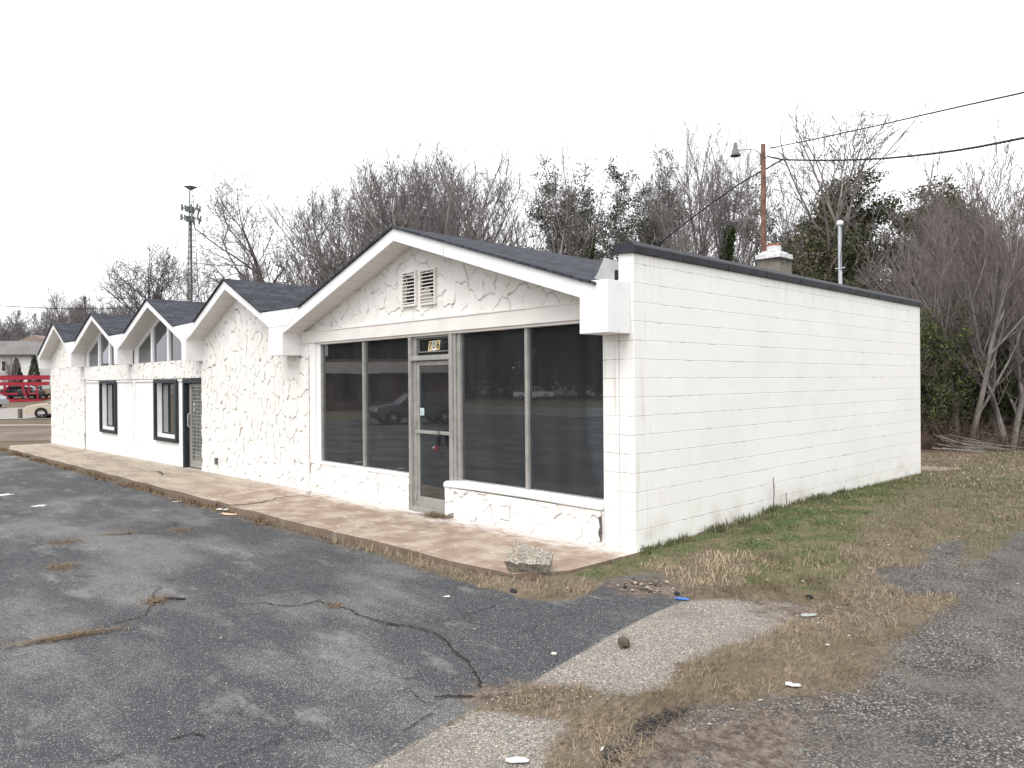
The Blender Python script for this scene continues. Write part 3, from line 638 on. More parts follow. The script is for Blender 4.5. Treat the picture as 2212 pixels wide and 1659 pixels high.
# ---- small wall between stone bays: panels, black framed windows
XW=[(-19.5,-17.95,.42,1.925),(-14.82,-13.25,.42,1.92)]
mb=MB();yp=.03
xcuts=[-21.12,-19.5,-17.95,-14.82,-13.25,-12.86]
mb.box(-21.12,-19.44,yp,yp+.12,-.4,1.945);mb.box(-18.01,-14.76,yp,yp+.12,-.35,1.945);mb.box(-13.31,-12.86,yp,yp+.12,-.3,1.945)
mb.box(-19.44,-18.01,yp,yp+.12,-.4,.48);mb.box(-14.76,-13.31,yp,yp+.12,-.35,.48);mb.box(-19.44,-18.01,yp,yp+.12,1.88,1.945);mb.box(-14.76,-13.31,yp,yp+.12,1.88,1.945)
mb.box(-21.12,-11.74,.045,.16,1.945,2.37)
pw=part(mb,'panel_wall',PANELM)
for a in ((-21.05,-19.52,-.005,yp,1.875,1.925),(-17.93,-14.84,-.005,yp,1.875,1.925),(-13.23,-12.9,-.005,yp,1.875,1.925),(-16.46,-16.33,-.002,yp,-.15,1.875),(-21.12,-21.02,.005,yp,-.2,1.875)): part(MB().box(*a),'trim_board',PANELM,bevel=.006)
mb=MB();mb.box(-16.49,-16.462,.0,yp,-.15,1.9);part(mb,'drip_stain',simple('grey_joint',(.40,.39,.36),.9,.3,9),pw)
BLIND=simple('window_blind',(.50,.47,.44),.7,.1,3)
for x0,x1,z0,z1 in XW:
    f=.10;w=MB()
    w.box(x0,x0+f,-.035,yp,z0,z1);w.box(x1-f,x1,-.035,yp,z0,z1);w.box(x0+f,x1-f,-.035,yp,z1-f*.8,z1);w.box(x0+f,x1-f,-.035,yp,z0,z0+f*.9)
    win=part(w,'window',BLACKP,bevel=.005)
    q=MB();a0,a1,b0,b1=x0+f,x1-f,z0+f*.9,z1-f*.8
    q.box(a0-.03,a0,yp,.165,b0-.03,b1+.03);q.box(a1,a1+.03,yp,.165,b0-.03,b1+.03);q.box(a0,a1,yp,.165,b1,b1+.03);q.box(a0,a1,yp,.165,b0-.03,b0+.07)
    part(q,'reveal',PANELM,win)
    q=MB();q.box(a0,a1,.16,.1645,b0+.07,b1);part(q,'pane',GLASS,win)
    q=MB();q.box(a0,a0+.018,.145,.175,b0+.07,b1);q.box(a1-.018,a1,.145,.175,b0+.07,b1);q.box(a0+.04,a1-.04,.145,.175,b1-.04,b1);q.box(a0+.04,a1-.04,.145,.175,b0+.07,b0+.11)
    part(q,'window_frame',BLACKP,win)
    q=MB();n=26
    for i in range(n):
        zc=b0+.12+i*(b1-b0-.14)/n;q.add([(a0+.03,.19,zc),(a1-.03,.19,zc),(a1-.03,.215,zc+.036),(a0+.03,.215,zc+.036)],[(0,1,2,3)])
    part(q,'blind',BLIND,win)
# side door, dark frame, glass with a security grille
mb=MB();mb.box(-12.86,-12.76,-.03,.14,-.12,1.925);mb.box(-12.76,-11.76,-.03,.14,1.83,1.925);mb.box(-12.76,-12.70,.08,.14,-.12,1.83);part(mb,'door_frame',BLACKP,bevel=.004)
mb=MB();y0,y1=.07,.12
for a in ((-12.70,-12.60,y0,y1,-.09,1.82),(-11.86,-11.76,y0,y1,-.09,1.82),(-12.60,-11.86,y0,y1,1.74,1.82),(-12.60,-11.86,y0,y1,-.09,.07)): mb.box(*a)
d2=part(mb,'door',ALU,bevel=.004);q=MB();q.box(-12.60,-11.86,.092,.098,.07,1.74);part(q,'pane',GLASS,d2)
q=MB()
for i in range(9): x=-12.57+i*.085;q.box(x,x+.010,.074,.080,.08,1.73)
for i in range(20): z=.1+i*.083;q.box(-12.6,-11.86,.080,.086,z,z+.010)
part(q,'security_grille',simple('cream_bars',(.36,.37,.34),.6),d2)
q=MB();q.path([(-12.65,.07,1.14),(-12.65,.02,1.12),(-12.65,.015,.95),(-12.65,.02,.84),(-12.65,.07,.82)],.014);part(q,'handle',GALV,d2)
q=MB();q.box(-12.48,-12.40,.085,.09,1.30,1.38);q.box(-12.48,-12.42,.085,.09,1.20,1.27);part(q,'sticker',simple('white_sticker',(.7,.7,.7),.6),d2)
# stuff on the stone: outlet box
mb=MB();mb.box(-10.93,-10.86,-.075,-.01,.10,.24);part(mb,'outlet_box',simple('grey_outlet',(.12,.12,.12),.5))
# ---- clerestory windows under gables C and D
for gb,bars,x0,x1 in ((GAB[2],(-15.0,-13.85,-12.75),-16.12,-12.05),(GAB[1],(-19.62,-18.57,-17.6),-20.78,-17.0)):
    sf=lambda x:float(np.interp(x,[gb['li'][0],gb['pi'][0],gb['ri'][0]],[gb['li'][1],gb['pi'][1],gb['ri'][1]]))
    zb=2.372;mb=MB();a,b,c=gb['li'],gb['pi'],gb['ri']
    mb.ex([(a[0],zb),(x0,zb),(x0,sf(x0)-.10),(b[0],b[1]-.11),(x1,sf(x1)-.10),(x1,zb),(c[0],zb),(c[0],c[1]),(b[0],b[1]),(a[0],a[1])],.02,.10)
    for x in bars:
        zt=sf(x)-.09;mb.box(x-.06,x+.06,.0,.09,zb,zt)
    w=part(mb,'clerestory_window',TRIM)
    ed=[x0]+list(bars)+[x1]
    for i in range(len(ed)-1):
        l_=ed[i]+(.06 if i else 0);r_=ed[i+1]-(.06 if i<len(ed)-2 else 0)
        pts=[(l_,zb),(r_,zb),(r_,sf(r_)-.095)]
        if l_<b[0]<r_: pts.append((b[0],b[1]-.105))
        pts.append((l_,sf(l_)-.095));q=MB();q.ex(pts,.05,.056);part(q,'pane',GLASSC,w)
# ---- rooms behind the glass
mb=MB();mb.box(-7.0,-.21,.13,8.7,-.1,-.005);part(mb,'interior_floor',INTF)
mb=MB();mb.box(-7.0,-.22,.13,8.7,2.72,2.76);part(mb,'interior_ceiling',INT)
mb=MB();mb.box(-7.0,-.22,7.0,7.1,-.0,2.72);mb.box(-7.04,-7.0,.17,7.0,0,2.72);mb.box(-.22,-.2105,.21,7.0,0,2.72)
mb.box(-5.3,-5.2,3.4,7.0,0,2.72);part(mb,'interior_wall',INT)
mb=MB();mb.box(-4.1,-3.9,1.9,2.1,0,2.72);part(mb,'interior_column',INTW)
mb=MB();mb.box(-21.1,-11.75,3.2,3.3,-.2,3.2);mb.box(-21.1,-11.75,.4,3.2,-.3,-.25);part(mb,'interior_wall',INT)
q=MB()
for i in range(8):
    q.box(-.62+.02*(i%3),-.44,.09,.10,.60+i*.032,.612+i*.032)
part(q,'broken_blind',simple('pale_slats',(.55,.55,.54),.6))
# ---- things on the roof
def rp(x,d,y): r=ray(x,y);return EYE+r*d
c=rp(1672,15,560);zt=1.8+(817-543)/1599*15
mb=MB();s=.25;mb.box(-s,s,-s,s,2.6,zt-.14);kc=NM('sooty_block');sp_=kc.n('SeparateXYZ');kc.l(kc.co(),sp_.inputs[0]);cc=kc.mix(kc.ss(kc.math('ADD',sp_.outputs[2],kc.math('MULTIPLY',kc.noise(5,5),.3)),zt-.18,zt+.02),(.20,.18,.155),(.035,.033,.032));ch=mb.build('chimney',kc.fin(cc,.9,kc.bump(kc.noise(30,4),.3,.01)),B);ch.location=(c[0],c[1],0)
q=MB();q.box(-s-.02,s+.02,-s-.02,s+.02,zt-.139,zt-.04);q.ex([(-s+.02,zt-.04),(s-.02,zt-.04),(s-.1,zt+.02),(-s+.1,zt+.02)],-s+.02,s-.02);q.build('chimney_cap',simple('white_mortar',(.62,.62,.62),.9,.25,12),ch,bevel=.01)
q=MB();q.lathe([(.125,zt),(.14,zt),(.14,zt+.17),(.115,zt+.17),(.115,zt)],n=16);q.lathe([(.142,zt+.13),(.145,zt+.17),(.112,zt+.175)],n=16,mi=1);q.build('flue',[simple('whitewashed_clay',(.62,.62,.63),.85),simple('bare_clay',(.35,.14,.07),.85)],ch)
c=rp(1815,14,600);zt=1.8+(815-480)/1599*14
mb=MB();mb.tube((0,0,2.7),(0,0,zt),.036,.036,12);ma=mb.build('service_mast',GALV,B,smooth=False);ma.location=(c[0],c[1],0)
q=MB();q.lathe([(.0,zt+.075),(.035,zt+.07),(.055,zt+.045),(.06,zt+.01),(.055,zt-.02),(.03,zt-.03)],n=14);q.build('weatherhead',simple('white_metal_cap',(.8,.8,.8),.5),ma,smooth=True)
zc=1.8+(815-575)/1599*14
q=MB();q.tube((-.09,0,zc),(.09,0,zc),.012);q.lathe([(.042,zc-.02),(.042,zc+.02)],n=12);q.build('pipe_clamp',GALV,ma)
q=MB()
for dx,y in ((.045,-.03),(.06,.0),(.052,.02)):
    q.path([(.03,y,zt-.02),(dx+.02,y,zt-.1),(dx,y,zt-.5),(dx-.02,y,zc+.3),(dx-.02,y,zc-.05)],.007,5)
q.path([(-.02,0,zc-.05),(-.15,.1,zc-.2),(-.5,.3,zc-.55),(-.8,.5,zc-.7)],.008,5);q.path([(-.02,0,zc-.03),(-.3,.1,zc-.25),(-.75,.3,zc-.62)],.006,5)
q.build('service_wires',DARK,ma)
# ------------------------------------------------------------------ rocks, litter
def rock(name,loc,sz,seed,mat,lab,cat,flat=0,group=None,sub=3):
    r=np.random.default_rng(seed)
    import bmesh
    bm=bmesh.new();bmesh.ops.create_icosphere(bm,subdivisions=sub,radius=1)
    pl=[(lambda n,d:(n/np.linalg.norm(n),d))(r.normal(0,1,3),.55+.3*r.random()) for _ in range(12)]
    ph=r.random(6)*6
    for v in bm.verts:
        p=np.array(v.co)
        for n,d in pl:
            e=p@n-d
            if e>0:p=p-n*e*.92
        p=p*(1+.03*math.sin(9*p[0]+ph[0])*math.sin(8*p[1]+ph[1])+.025*math.sin(17*p[2]+ph[2]+5*p[0]))
        v.co=p*np.array(sz)
    me=bpy.data.meshes.new(name);bm.to_mesh(me);bm.free();me.materials.append(mat)
    o=bpy.data.objects.new(name,me);COL.objects.link(o);zmin=min(v.co.z for v in me.vertices);o.location=(loc[0],loc[1],loc[2]-zmin-.01*sz[2]);o.rotation_euler=(0,0,r.random()*6)
    return tag(o,lab,cat,group)
# the big broken block on the walkway edge
k=NM('mica_granite');cc=k.mix(k.ss(k.noise(34,9,.8),.40,.62),(.17,.145,.115),(.52,.48,.41));cc=k.mix(k.ss(k.noise(9,8,.78,k.mapv(loc=(2,1,3))),.55,.66,0,.7),cc,(.42,.27,.13));cc=k.mix(k.ss(k.noise(45,3),.60,.72,0,.6),cc,(.10,.10,.10))
GRAN=k.fin(cc,.85,k.bump(k.noise(30,6,.7),.9,.03),spec=.2)
def granite():
    import bmesh
    bm=bmesh.new()
    W_=.50;H_=.20;D_=.22
    for v in [(-.24,-.045,0),(.21,-.05,0),(.245,.13,0),(-.23,.14,0),(-.285,-.135,.12),(.24,-.11,.095),(.27,.14,.17),(-.19,.16,.265)]: bm.verts.new(v)
    bm.verts.ensure_lookup_table();V_=bm.verts
    for f in [(0,3,2,1),(4,5,6,7),(0,1,5,4),(1,2,6,5),(2,3,7,6),(3,0,4,7)]: bm.faces.new([V_[i] for i in f])
    bmesh.ops.subdivide_edges(bm,edges=bm.edges[:],cuts=11,use_grid_fill=True)
    for v in bm.verts:
        p=v.co;q=p.copy()
        a=.005*math.sin(23*q.x+5*q.z)*math.sin(19*q.y+3)+.004*math.sin(41*q.x+17*q.y)+.004*math.sin(67*q.z+29*q.x+31*q.y)
        sc=1+.02*math.sin(12*q.x+4*q.z)
        v.co=Vector((q.x*sc+.5*a,q.y*sc+a,max(0,q.z+ (a*1.1-.010*(1-abs(q.x)/.3) if q.z>.09 else 0))))
    me=bpy.data.meshes.new('granite_block');bm.to_mesh(me);bm.free();me.materials.append(GRAN)
    o=bpy.data.objects.new('granite_block',me);COL.objects.link(o);return o
rk=granite();q=gp(1149,1236);rk.location=(-.205,-1.385,zs(-.3,0)+.0);rk.rotation_euler=(0,0,YAW-.1);rk.scale=(.83,.85,1.0)
tag(rk,'broken block of lichen-stained granite resting on the front edge of the walkway','rock')
BROWNR=simple('brown_stone',(.115,.095,.07),.9,.3,25,bump=.6)
p=gp(1348,1397);rock('stone',(p[0],p[1],float(h(*p))),(.052,.05,.048),3,BROWNR,'fist-sized brown stone lying on the pale pavement strip','stone')
for i,(x,y,s,lab) in enumerate(((963,1268-80,.0,''),)): pass
PEB=simple('pale_pebble',(.36,.31,.25),.85,.3,30);TARC=simple('tar_chunk',(.02,.02,.023),.7,.3,30)
pebs=[(1225,1275,.016),(1233,1280,.012),(1385,1266,.016),(1398,1274,.02),(1410,1262,.014),(1366,1278,.015),(1440,1262,.02),(1350,1272,.018),(1420,1280,.013),(1372,1264,.02),(1404,1284,.014),(1336,1268,.013)]
for i,(x,y,s) in enumerate(pebs):
    p=gp(x,y);dk=i%3==1
    rock('pebble',(p[0],p[1],float(h(*p))+.006),(s*1.3,s,s*.8),20+i,TARC if dk else PEB,('black tar crumb' if dk else 'pale pebble')+' among the loose stones by the broken asphalt corner','pebble',group='dark crumbs by the asphalt corner' if dk else 'pale pebbles by the asphalt corner',sub=2)
p=gp(1462,1286);rock('tar_chunk',(p[0],p[1],float(h(*p))),(.035,.03,.02),51,TARC,'black chunk of tar beside the blue wrapper','tar chunk',sub=2)
p=gp(1750,1293);rock('tar_chunk',(p[0],p[1],float(h(*p))),(.045,.03,.02),52,TARC,'black chunk of tar at the far tip of the pale strip','tar chunk',sub=2)
p=gp(1110,1282);rock('tar_chunk',(p[0],p[1],float(h(*p))),(.05,.035,.022),53,TARC,'black chunk of asphalt beside the straw below the granite block','tar chunk',sub=2)
def scrap(name,x,y,wd,dp,mat,lab,cat,seed,zup=.008,thick=.003):
    p=gp(x,y);r=np.random.default_rng(seed);n=6;mb=MB();V_=[];
    for i in range(n+1):
        for j in range(4):
            u=-wd/2+wd*i/n;v=-dp/2+dp*j/3
            V_.append((u+r.normal(0,wd*.02),v*(1-.35*abs(2*i/n-1)**3)+r.normal(0,dp*.04),zup*(.6+.5*math.sin(i*.9+seed)*math.sin(j*1.3)+.25*r.random())))
    Fs=[(i*4+j,(i+1)*4+j,(i+1)*4+j+1,i*4+j+1) for i in range(n) for j in range(3)]
    mb.add(V_,Fs);o=mb.build(name,mat);o.location=(p[0],p[1],float(h(*p))+.008);o.rotation_euler=(0,0,YAW+r.normal(0,.3))
    so_=o.modifiers.new('s','SOLIDIFY');so_.thickness=thick
    return tag(o,lab,cat)
scrap('wrapper',1473,1297,.115,.045,simple('blue_plastic',(.045,.16,.50),.35),'crumpled bright blue plastic wrapper at the tip of the dark asphalt','wrapper',1,.012)
scrap('paper_scrap',1118,1651,.11,.045,simple('white_paper',(.70,.70,.68),.7),'white paper tube lying on the pale strip at the bottom edge','litter',2,.02)
scrap('flat_stone',1747,1331,.13,.06,simple('pale_slate',(.36,.40,.38),.8),'flat pale green chip at the edge of the pale strip','chip',3,.006)
scrap('paper_scrap',1714,1484,.09,.05,simple('white_pebbly',(.55,.56,.54),.8),'white crumpled scrap on the soil by the old drive','litter',4,.012)
scrap('paper_scrap',493,1113,.30,.12,simple('tan_card',(.58,.42,.30),.8),'tan piece of card lying against the walkway edge','litter',5,.02)
scrap('paper_scrap',480,1104,.22,.07,simple('white_card',(.75,.75,.74),.8),'torn white paper beside the tan card at the walkway edge','litter',6,.03)
scrap('paper_scrap',965,1309-18,.05,.03,simple('white_chip',(.7,.7,.68),.8),'tiny white scrap on the dark asphalt below the straw','litter',7,.006)
scrap('paper_scrap',1196,1415,.04,.035,simple('cream_chip',(.6,.55,.45),.8),'small cream chip on the dark asphalt near the pale strip','litter',8,.006)
scrap('bark_strip',379,1296,.20,.04,simple('black_bark',(.015,.015,.018),.8),'black strip of bark on the dark asphalt beside a straw clump','bark',9,.012)
# key box hanging from the push bar
kb=empty('key_lockbox',(-3.33,-.012,1.09));tag(kb,'black key lockbox hanging from the push bar of the glass shop door','lockbox')
q=MB();q.path([(-.02,0,-.02),(-.02,-.012,.03),(-.005,-.012,.045),(.012,-.0,.03),(.014,0,-.02)],.004,6);q.build('shackle',DARK,kb)
q=MB();q.box(-.032,.042,-.035,.0,-.17,-.015);q.build('body',simple('black_vinyl',(.018,.018,.02),.35),kb,bevel=.01)
q=MB();q.add([(-.04,-.052,-.235),(.03,-.04,-.245),(.045,-.035,-.165),(-.02,-.045,-.16),(-.04,-.06,-.235),(.03,-.05,-.245),(.045,-.045,-.165),(-.02,-.055,-.16)],[(0,1,2,3),(7,6,5,4),(0,4,5,1),(1,5,6,2),(2,6,7,3),(3,7,4,0)]);q.build('red_label',simple('red_label',(.10,.018,.025),.5,.5,60),kb)
q=MB();q.tube((-.03,-.04,-.17),(-.08,-.045,-.2),.008);q.build('key',GALV,kb)
# ------------------------------------------------------------------ grass blades
def blades(n,xr,yr,acc,hh,wd,name,mat,lab,seed,lie=.5):
    r=np.random.default_rng(seed);x=r.uniform(*xr,n);y=r.uniform(*yr,n);a=acc(x,y);k=r.random(n)<a;x,y=x[k],y[k];n=len(x)
    z=h(x,y);d=np.hypot(x-EYE[0],y-EYE[1]);s=(.6+.8*r.random(n))*np.clip(d/7,.8,1.35)
    az_=r.random(n)*6.283;ln=hh*s*(.35+1.3*r.random(n)**1.5);tilt=np.clip(np.abs(r.normal(lie,.5,n)),0,1.5);dx=np.cos(az_);dy=np.sin(az_)
    tx,ty,tz=dx*np.sin(tilt)*ln,dy*np.sin(tilt)*ln,np.maximum(np.cos(tilt),.08)*ln
    w=wd*s/2;px,py=-dy*w,dx*w
    b=np.stack([x,y,z],-1);P=np.stack([px,py,0*px],-1);T=np.stack([tx,ty,tz],-1)
    mid=T*.55;mid[:,2]*=1.25
    V_=np.stack([b-P,b+P,b+mid+P*.8,b+mid-P*.8,b+T],1).reshape(-1,3)
    i=np.arange(n)*5
    # quads only: tip as degenerate-free narrow quad
    V_=np.concatenate([V_,(b+T+P*.12)])
    j=np.arange(n)+5*n
    Fq=np.concatenate([np.stack([i,i+1,i+2,i+3],-1),np.stack([i+3,i+2,j,i+4],-1)])
    o=npmesh(name,V_,Fq,mat);return tag(o,lab,'grass',kind='stuff')
STRAW=m_leaf('straw_blades',(.17,.13,.09),(.42,.34,.24));DSTRAW=m_leaf('brown_straw_blades',(.10,.065,.040),(.26,.185,.115));GREENB=m_leaf('green_blades',(.055,.070,.030),(.140,.160,.072),(.19,.16,.105))
def n2(x,y,f,s=0): return .5+.25*np.sin(x*f+1.3*np.sin(y*f*.7+s))+.25*np.sin(y*f*1.3+1.7*np.sin(x*f*.9+s*2))
def acc_g(x,y):
    m=masks(x,y);fr=(1-sst(m['asph'],.4,.5))*(1-sst(m['light'],.4,.55))*(1-sst(m['old'],.4,.6))
    return np.where((x<.02)&(y>-.02),0,fr*np.clip(m['green']*1.1-.12,0,1)*(.35+.65*n2(x,y,5)))
blades(230000,(-.3,6),(-4.2,9),acc_g,.026,.0045,'grass',GREENB,'short green winter grass beside the white block wall',1,.6)
blades(60000,(-.2,9),(4,17),lambda x,y:np.where((x<.02)&(y<8.95),0,.5*(1-masks(x,y)['old'])*n2(x,y,2)),.028,.009,'grass',GREENB,'far green tufts in the lawn behind the building corner',2,.6)
def acc_s(x,y):
    m=masks(x,y);fr=(1-sst(m['asph'],.42,.52))*(1-sst(m['light'],.42,.55))*(1-sst(m['old'],.42,.62))
    return np.where(((x<.05)&(y>-1.62)),0,fr*(1-.75*m['green'])*(1-.55*m['dirt'])*(.15+.85*n2(x,y,4,3)))
blades(170000,(-8.5,7),(-5.5,8),acc_s,.030,.004,'dry_grass',STRAW,'bleached straw-coloured grass along the walkway edge and lawn border',3,.85)
blades(90000,(-3,8),(-5.5,8),lambda x,y:acc_s(x,y)*.8+np.where(acc_s(x,y)>0,.25*masks(x,y)['dirt'],0),.03,.004,'dry_grass',DSTRAW,'brown flattened thatch between the pale strip and the old drive',4,1.2)
blades(60000,(-1,11),(7,18.5),lambda x,y:np.where((x<.02)&(y<8.95),0,.6*(1-masks(x,y)['old'])),.028,.010,'dry_grass',STRAW,'straw-coloured lawn in front of the woods',5,.9)
def acc_z(x,y):
    m=masks(x,y);return (1-sst(m['asph'],.45,.55))*(1-sst(m['light'],.45,.6))*(1-sst(m['old'],.5,.7))*(.25+.75*n2(x,y,4,3))*(1-.6*sst(y,-1,1.5))
blades(230000,(1.0,3.9),(-5,1.5),acc_z,.055,.0030,'dry_grass',m_leaf('matted_straw',(.14,.105,.068),(.44,.36,.25),(.11,.08,.05)),'matted straw strands lying between the pale strip and the old drive',8,1.35)
blades(85000,(1.6,4.2),(-5.2,2.2),lambda x,y:masks(x,y)['dirt']*masks(x,y)['old']*np.clip(n2(x,y,3.1,1)*2-.9,0,1),.04,.0028,'dry_grass',m_leaf('brown_thatch',(.07,.048,.034),(.24,.17,.115)),'sparse brown thatch washed over the old drive',9,1.4)
blades(9000,(1.7,2.9),(-3.9,-1.2),lambda x,y:sst(sdf(x,y,P_GREEN2),-.1,.2)*n2(x,y,6),.03,.004,'grass',GREENB,'green patch of grass in the matted straw strip',10,.7)
# tall straw by the walkway edge, thick around the granite block
P_TUFT=G([(470,1092),(560,1118),(700,1150),(860,1192),(1000,1235),(1095,1252),(1240,1250),(1300,1262),(1265,1288),(1170,1300),(1080,1282),(960,1245),(820,1205),(680,1160),(560,1128)])
blades(110000,(-7,1.4),(-2.9,-.9),lambda x,y:np.where((y>-1.60)&(x<.04),0,sst(sdf(x,y,P_TUFT)+.10*(n2(x,y,9,1)-.5)+.06*np.sin(x*23),-.03,.10)*(.3+.7*n2(x,y,6))),.062,.0035,'dry_grass',STRAW,'tufts of tall straw growing along the front edge of the walkway',6,1.0)
blades(30000,(-25.5,-5),(-1.95,-1.56),lambda x,y:sst(y,-1.9,-1.62)*np.clip(n2(x,y,2.2)*1.8-.55,0,1),.05,.009,'dry_grass',DSTRAW,'brown debris and dead grass along the foot of the far walkway edge',11,1.2)
# weeds close against the wall
blades(9000,(.01,.20),(-.05,5.2),lambda x,y:(1-x/.24)*np.clip(n2(x,y,7)*1.6-.5,0,1),.045,.008,'weeds',GREENB,'dark green weeds against the foot of the block wall',7,.3)
P_BL=G([(1385,1222),(1470,1206),(1560,1185),(1640,1212),(1610,1262),(1560,1284),(1490,1270),(1440,1240)])
blades(38000,(-.2,2.2),(-1.6,1.2),lambda x,y:np.where((y>-1.1)&(x<.06),0,sst(sdf(x,y,P_BL),-.15,.2)*np.clip(n2(x,y,8)*1.5-.25,0,1)),.055,.004,'dry_grass',m_leaf('bleached_straw',(.28,.215,.14),(.56,.46,.33)),'bleached tufts of straw where the lawn meets the broken asphalt',12,.95)
# straw in the asphalt joint and on the lot
def clump(x,y,wd,dp,n,lab,seed,rot=0,mat=DSTRAW,hh=.03):
    p=gp(x,y);r=np.random.default_rng(seed);u=r.normal(0,wd/2.6,n);v=r.normal(0,dp/2.6,n);c_,s_=math.cos(rot),math.sin(rot)
    xx=u*c_-v*s_;yy=u*s_+v*c_;z=np.abs(r.normal(0,.006,n))+.004+h(p[0]+xx,p[1]+yy)-float(h(*p))
    a=r.random(n)*6.28;L=hh*(.5+r.random(n));w=.0022;d=np.stack([np.cos(a)*L,np.sin(a)*L,np.abs(r.normal(0,.25,n))*L],-1);pp=np.stack([-np.sin(a)*w,np.cos(a)*w,0*a],-1);b=np.stack([xx,yy,z],-1)
    V_=np.stack([b-pp,b+pp,b+d+pp,b+d-pp],1).reshape(-1,3);o=npmesh('straw_clump',V_,np.arange(4*n).reshape(n,4),mat);o.location=(p[0],p[1],float(h(*p)));return tag(o,lab,'straw clump')
clump(339,1300,.2,.14,420,'brown straw clump beside the black bark strip on the asphalt',1)
clump(150,1376,.5,.09,800,'long streak of brown straw in an asphalt crack, nearest the lower left corner',2,rot=YAW+.55)
clump(140,1172,.35,.3,600,'brown straw clump near the left edge of the asphalt, the further one of two',3)
clump(134,1226,.28,.22,600,'brown straw clump near the left edge of the asphalt, the nearer one of two',4)
clump(388,1147,.3,.25,500,'brown straw clump on the asphalt nearest the walkway edge',5)
clump(724,1311,.13,.10,160,'small brown straw clump on the long zigzag crack',6)
clump(278,1153,.6,.12,380,'thin brown straw streak in a far crack of the asphalt',7,rot=YAW+.2)
clump(944,1104,.38,.16,900,'heap of brown leaves and pine straw at the foot of the glass shop door',8,rot=0,hh=.05)
bpy.data.objects['straw_clump.007'].location=(-3.25,-.13,zs(-3,0)+.004) if 'straw_clump.007' in bpy.data.objects else (0,0,0)
# dead stems by the wall
mb=MB();mb.path([(.05,2.98,.12),(.055,2.98,.3),(.05,2.97,.5)],.006,5);mb.path([(.05,2.98,.15),(.1,2.9,.27),(.12,2.86,.36)],.003,4);mb.path([(.1,3.25,.1),(.09,3.25,.27)],.006,5);mb.path([(.05,2.98,.2),(.03,3.05,.4)],.003,4)
tag(mb.build('weed_stalk',BRUSH),'dry brown weed stalk standing against the block wall','weed stalk')
# leaf fragments and chips scattered over the lawn and drive, loose gravel at the corner
def scatter(n,poly,sz,name,mat,lab,cat,seed,lift=.012):
    r=np.random.default_rng(seed);P=np.array(poly);x=r.uniform(P[:,0].min(),P[:,0].max(),n*4);y=r.uniform(P[:,1].min(),P[:,1].max(),n*4)
    k=sdf(x,y,poly)>0;x,y=x[k][:n],y[k][:n];n=len(x);z=h(x,y)+lift+.008*r.random(n)
    a=r.random(n)*6.28;L=sz*(.4+r.random(n)**2*1.3);w=L*(.3+.4*r.random(n));d=np.stack([np.cos(a)*L,np.sin(a)*L,r.normal(0,.2,n)*L],-1);q=np.stack([-np.sin(a)*w,np.cos(a)*w,r.normal(0,.3,n)*w],-1);b=np.stack([x,y,z],-1)
    V_=np.stack([b-d,b+q,b+d*.9,b-q*.8],1).reshape(-1,3);return tag(npmesh(name,V_,np.arange(4*n).reshape(n,4),mat),lab,cat,kind='stuff')
scatter(170,G([(1400,1200),(1990,1040),(2300,1000),(2300,1150),(2000,1200),(1780,1290),(1500,1290)]),.016,'fallen_leaves',m_leaf('pale_leaf_bits',(.30,.24,.17),(.62,.55,.45)),'pale fallen leaf fragments dotted over the lawn','leaves',3,.03)
scatter(55,G([(1480,1300),(1780,1300),(2200,1250),(2212,1659),(1200,1659)]),.011,'chips',m_leaf('pale_chips',(.40,.37,.32),(.72,.70,.66)),'small white chips scattered on the drive and the pale strip','chips',4)
scatter(30,G([(0,1200),(900,1200),(1300,1300),(1000,1500),(700,1659),(0,1659)]),.008,'chips',m_leaf('white_chips',(.40,.38,.35),(.66,.64,.60)),'small pale chips scattered on the dark parking lot','chips',5)
def gravel(n,poly,s0,seed,name,mat,lab):
    r=np.random.default_rng(seed);P=np.array(poly);x=r.uniform(P[:,0].min(),P[:,0].max(),n*5);y=r.uniform(P[:,1].min(),P[:,1].max(),n*5);k=sdf(x,y,poly)>0;x,y=x[k][:n],y[k][:n];mb=MB()
    for a,b in zip(x,y):
        s=s0*(.5+r.random()**2*1.4);z=float(h(a,b))+.008;t=r.random()*6.28
        O=[(math.cos(t+i*1.57)*s*(.7+.6*r.random()),math.sin(t+i*1.57)*s*(.7+.6*r.random()),s*.3*r.random()) for i in range(4)]+[(0,0,s*.75),(0,0,-s*.3)]
        mb.add([(a+u,b+v,z+w) for u,v,w in O],[(0,1,4),(1,2,4),(2,3,4),(3,0,4),(1,0,5),(2,1,5),(3,2,5),(0,3,5)])
    return tag(mb.build(name,mat),lab,'gravel',kind='stuff')
gravel(80,G([(1330,1262),(1360,1252),(1430,1255),(1470,1272),(1440,1288),(1350,1282)]),.012,6,'loose_gravel',m_leaf('mixed_gravel',(.03,.03,.03),(.33,.27,.2)),'loose crumbs of gravel and tar at the broken asphalt corner')
gravel(160,G([(1000,1500),(1300,1480),(1480,1430),(1480,1300),(1560,1300),(1560,1400),(1300,1520),(1040,1540)]),.006,7,'loose_gravel',m_leaf('fine_gravel',(.15,.13,.11),(.5,.45,.38)),'fine loose gravel along the seam of the pale strip')
p=at(2030,14.6);q=MB();q.box(-.5,.35,-.3,.4,-.2,.022);o=q.build('concrete_pad',simple('tan_concrete',(.27,.21,.165),.9,.2,8),bevel=.02);o.location=(p[0],p[1],float(h(p[0],p[1])));o.rotation_euler=(0,0,.2);tag(o,'low tan concrete pad in the grass by the back corner of the wall','concrete pad')
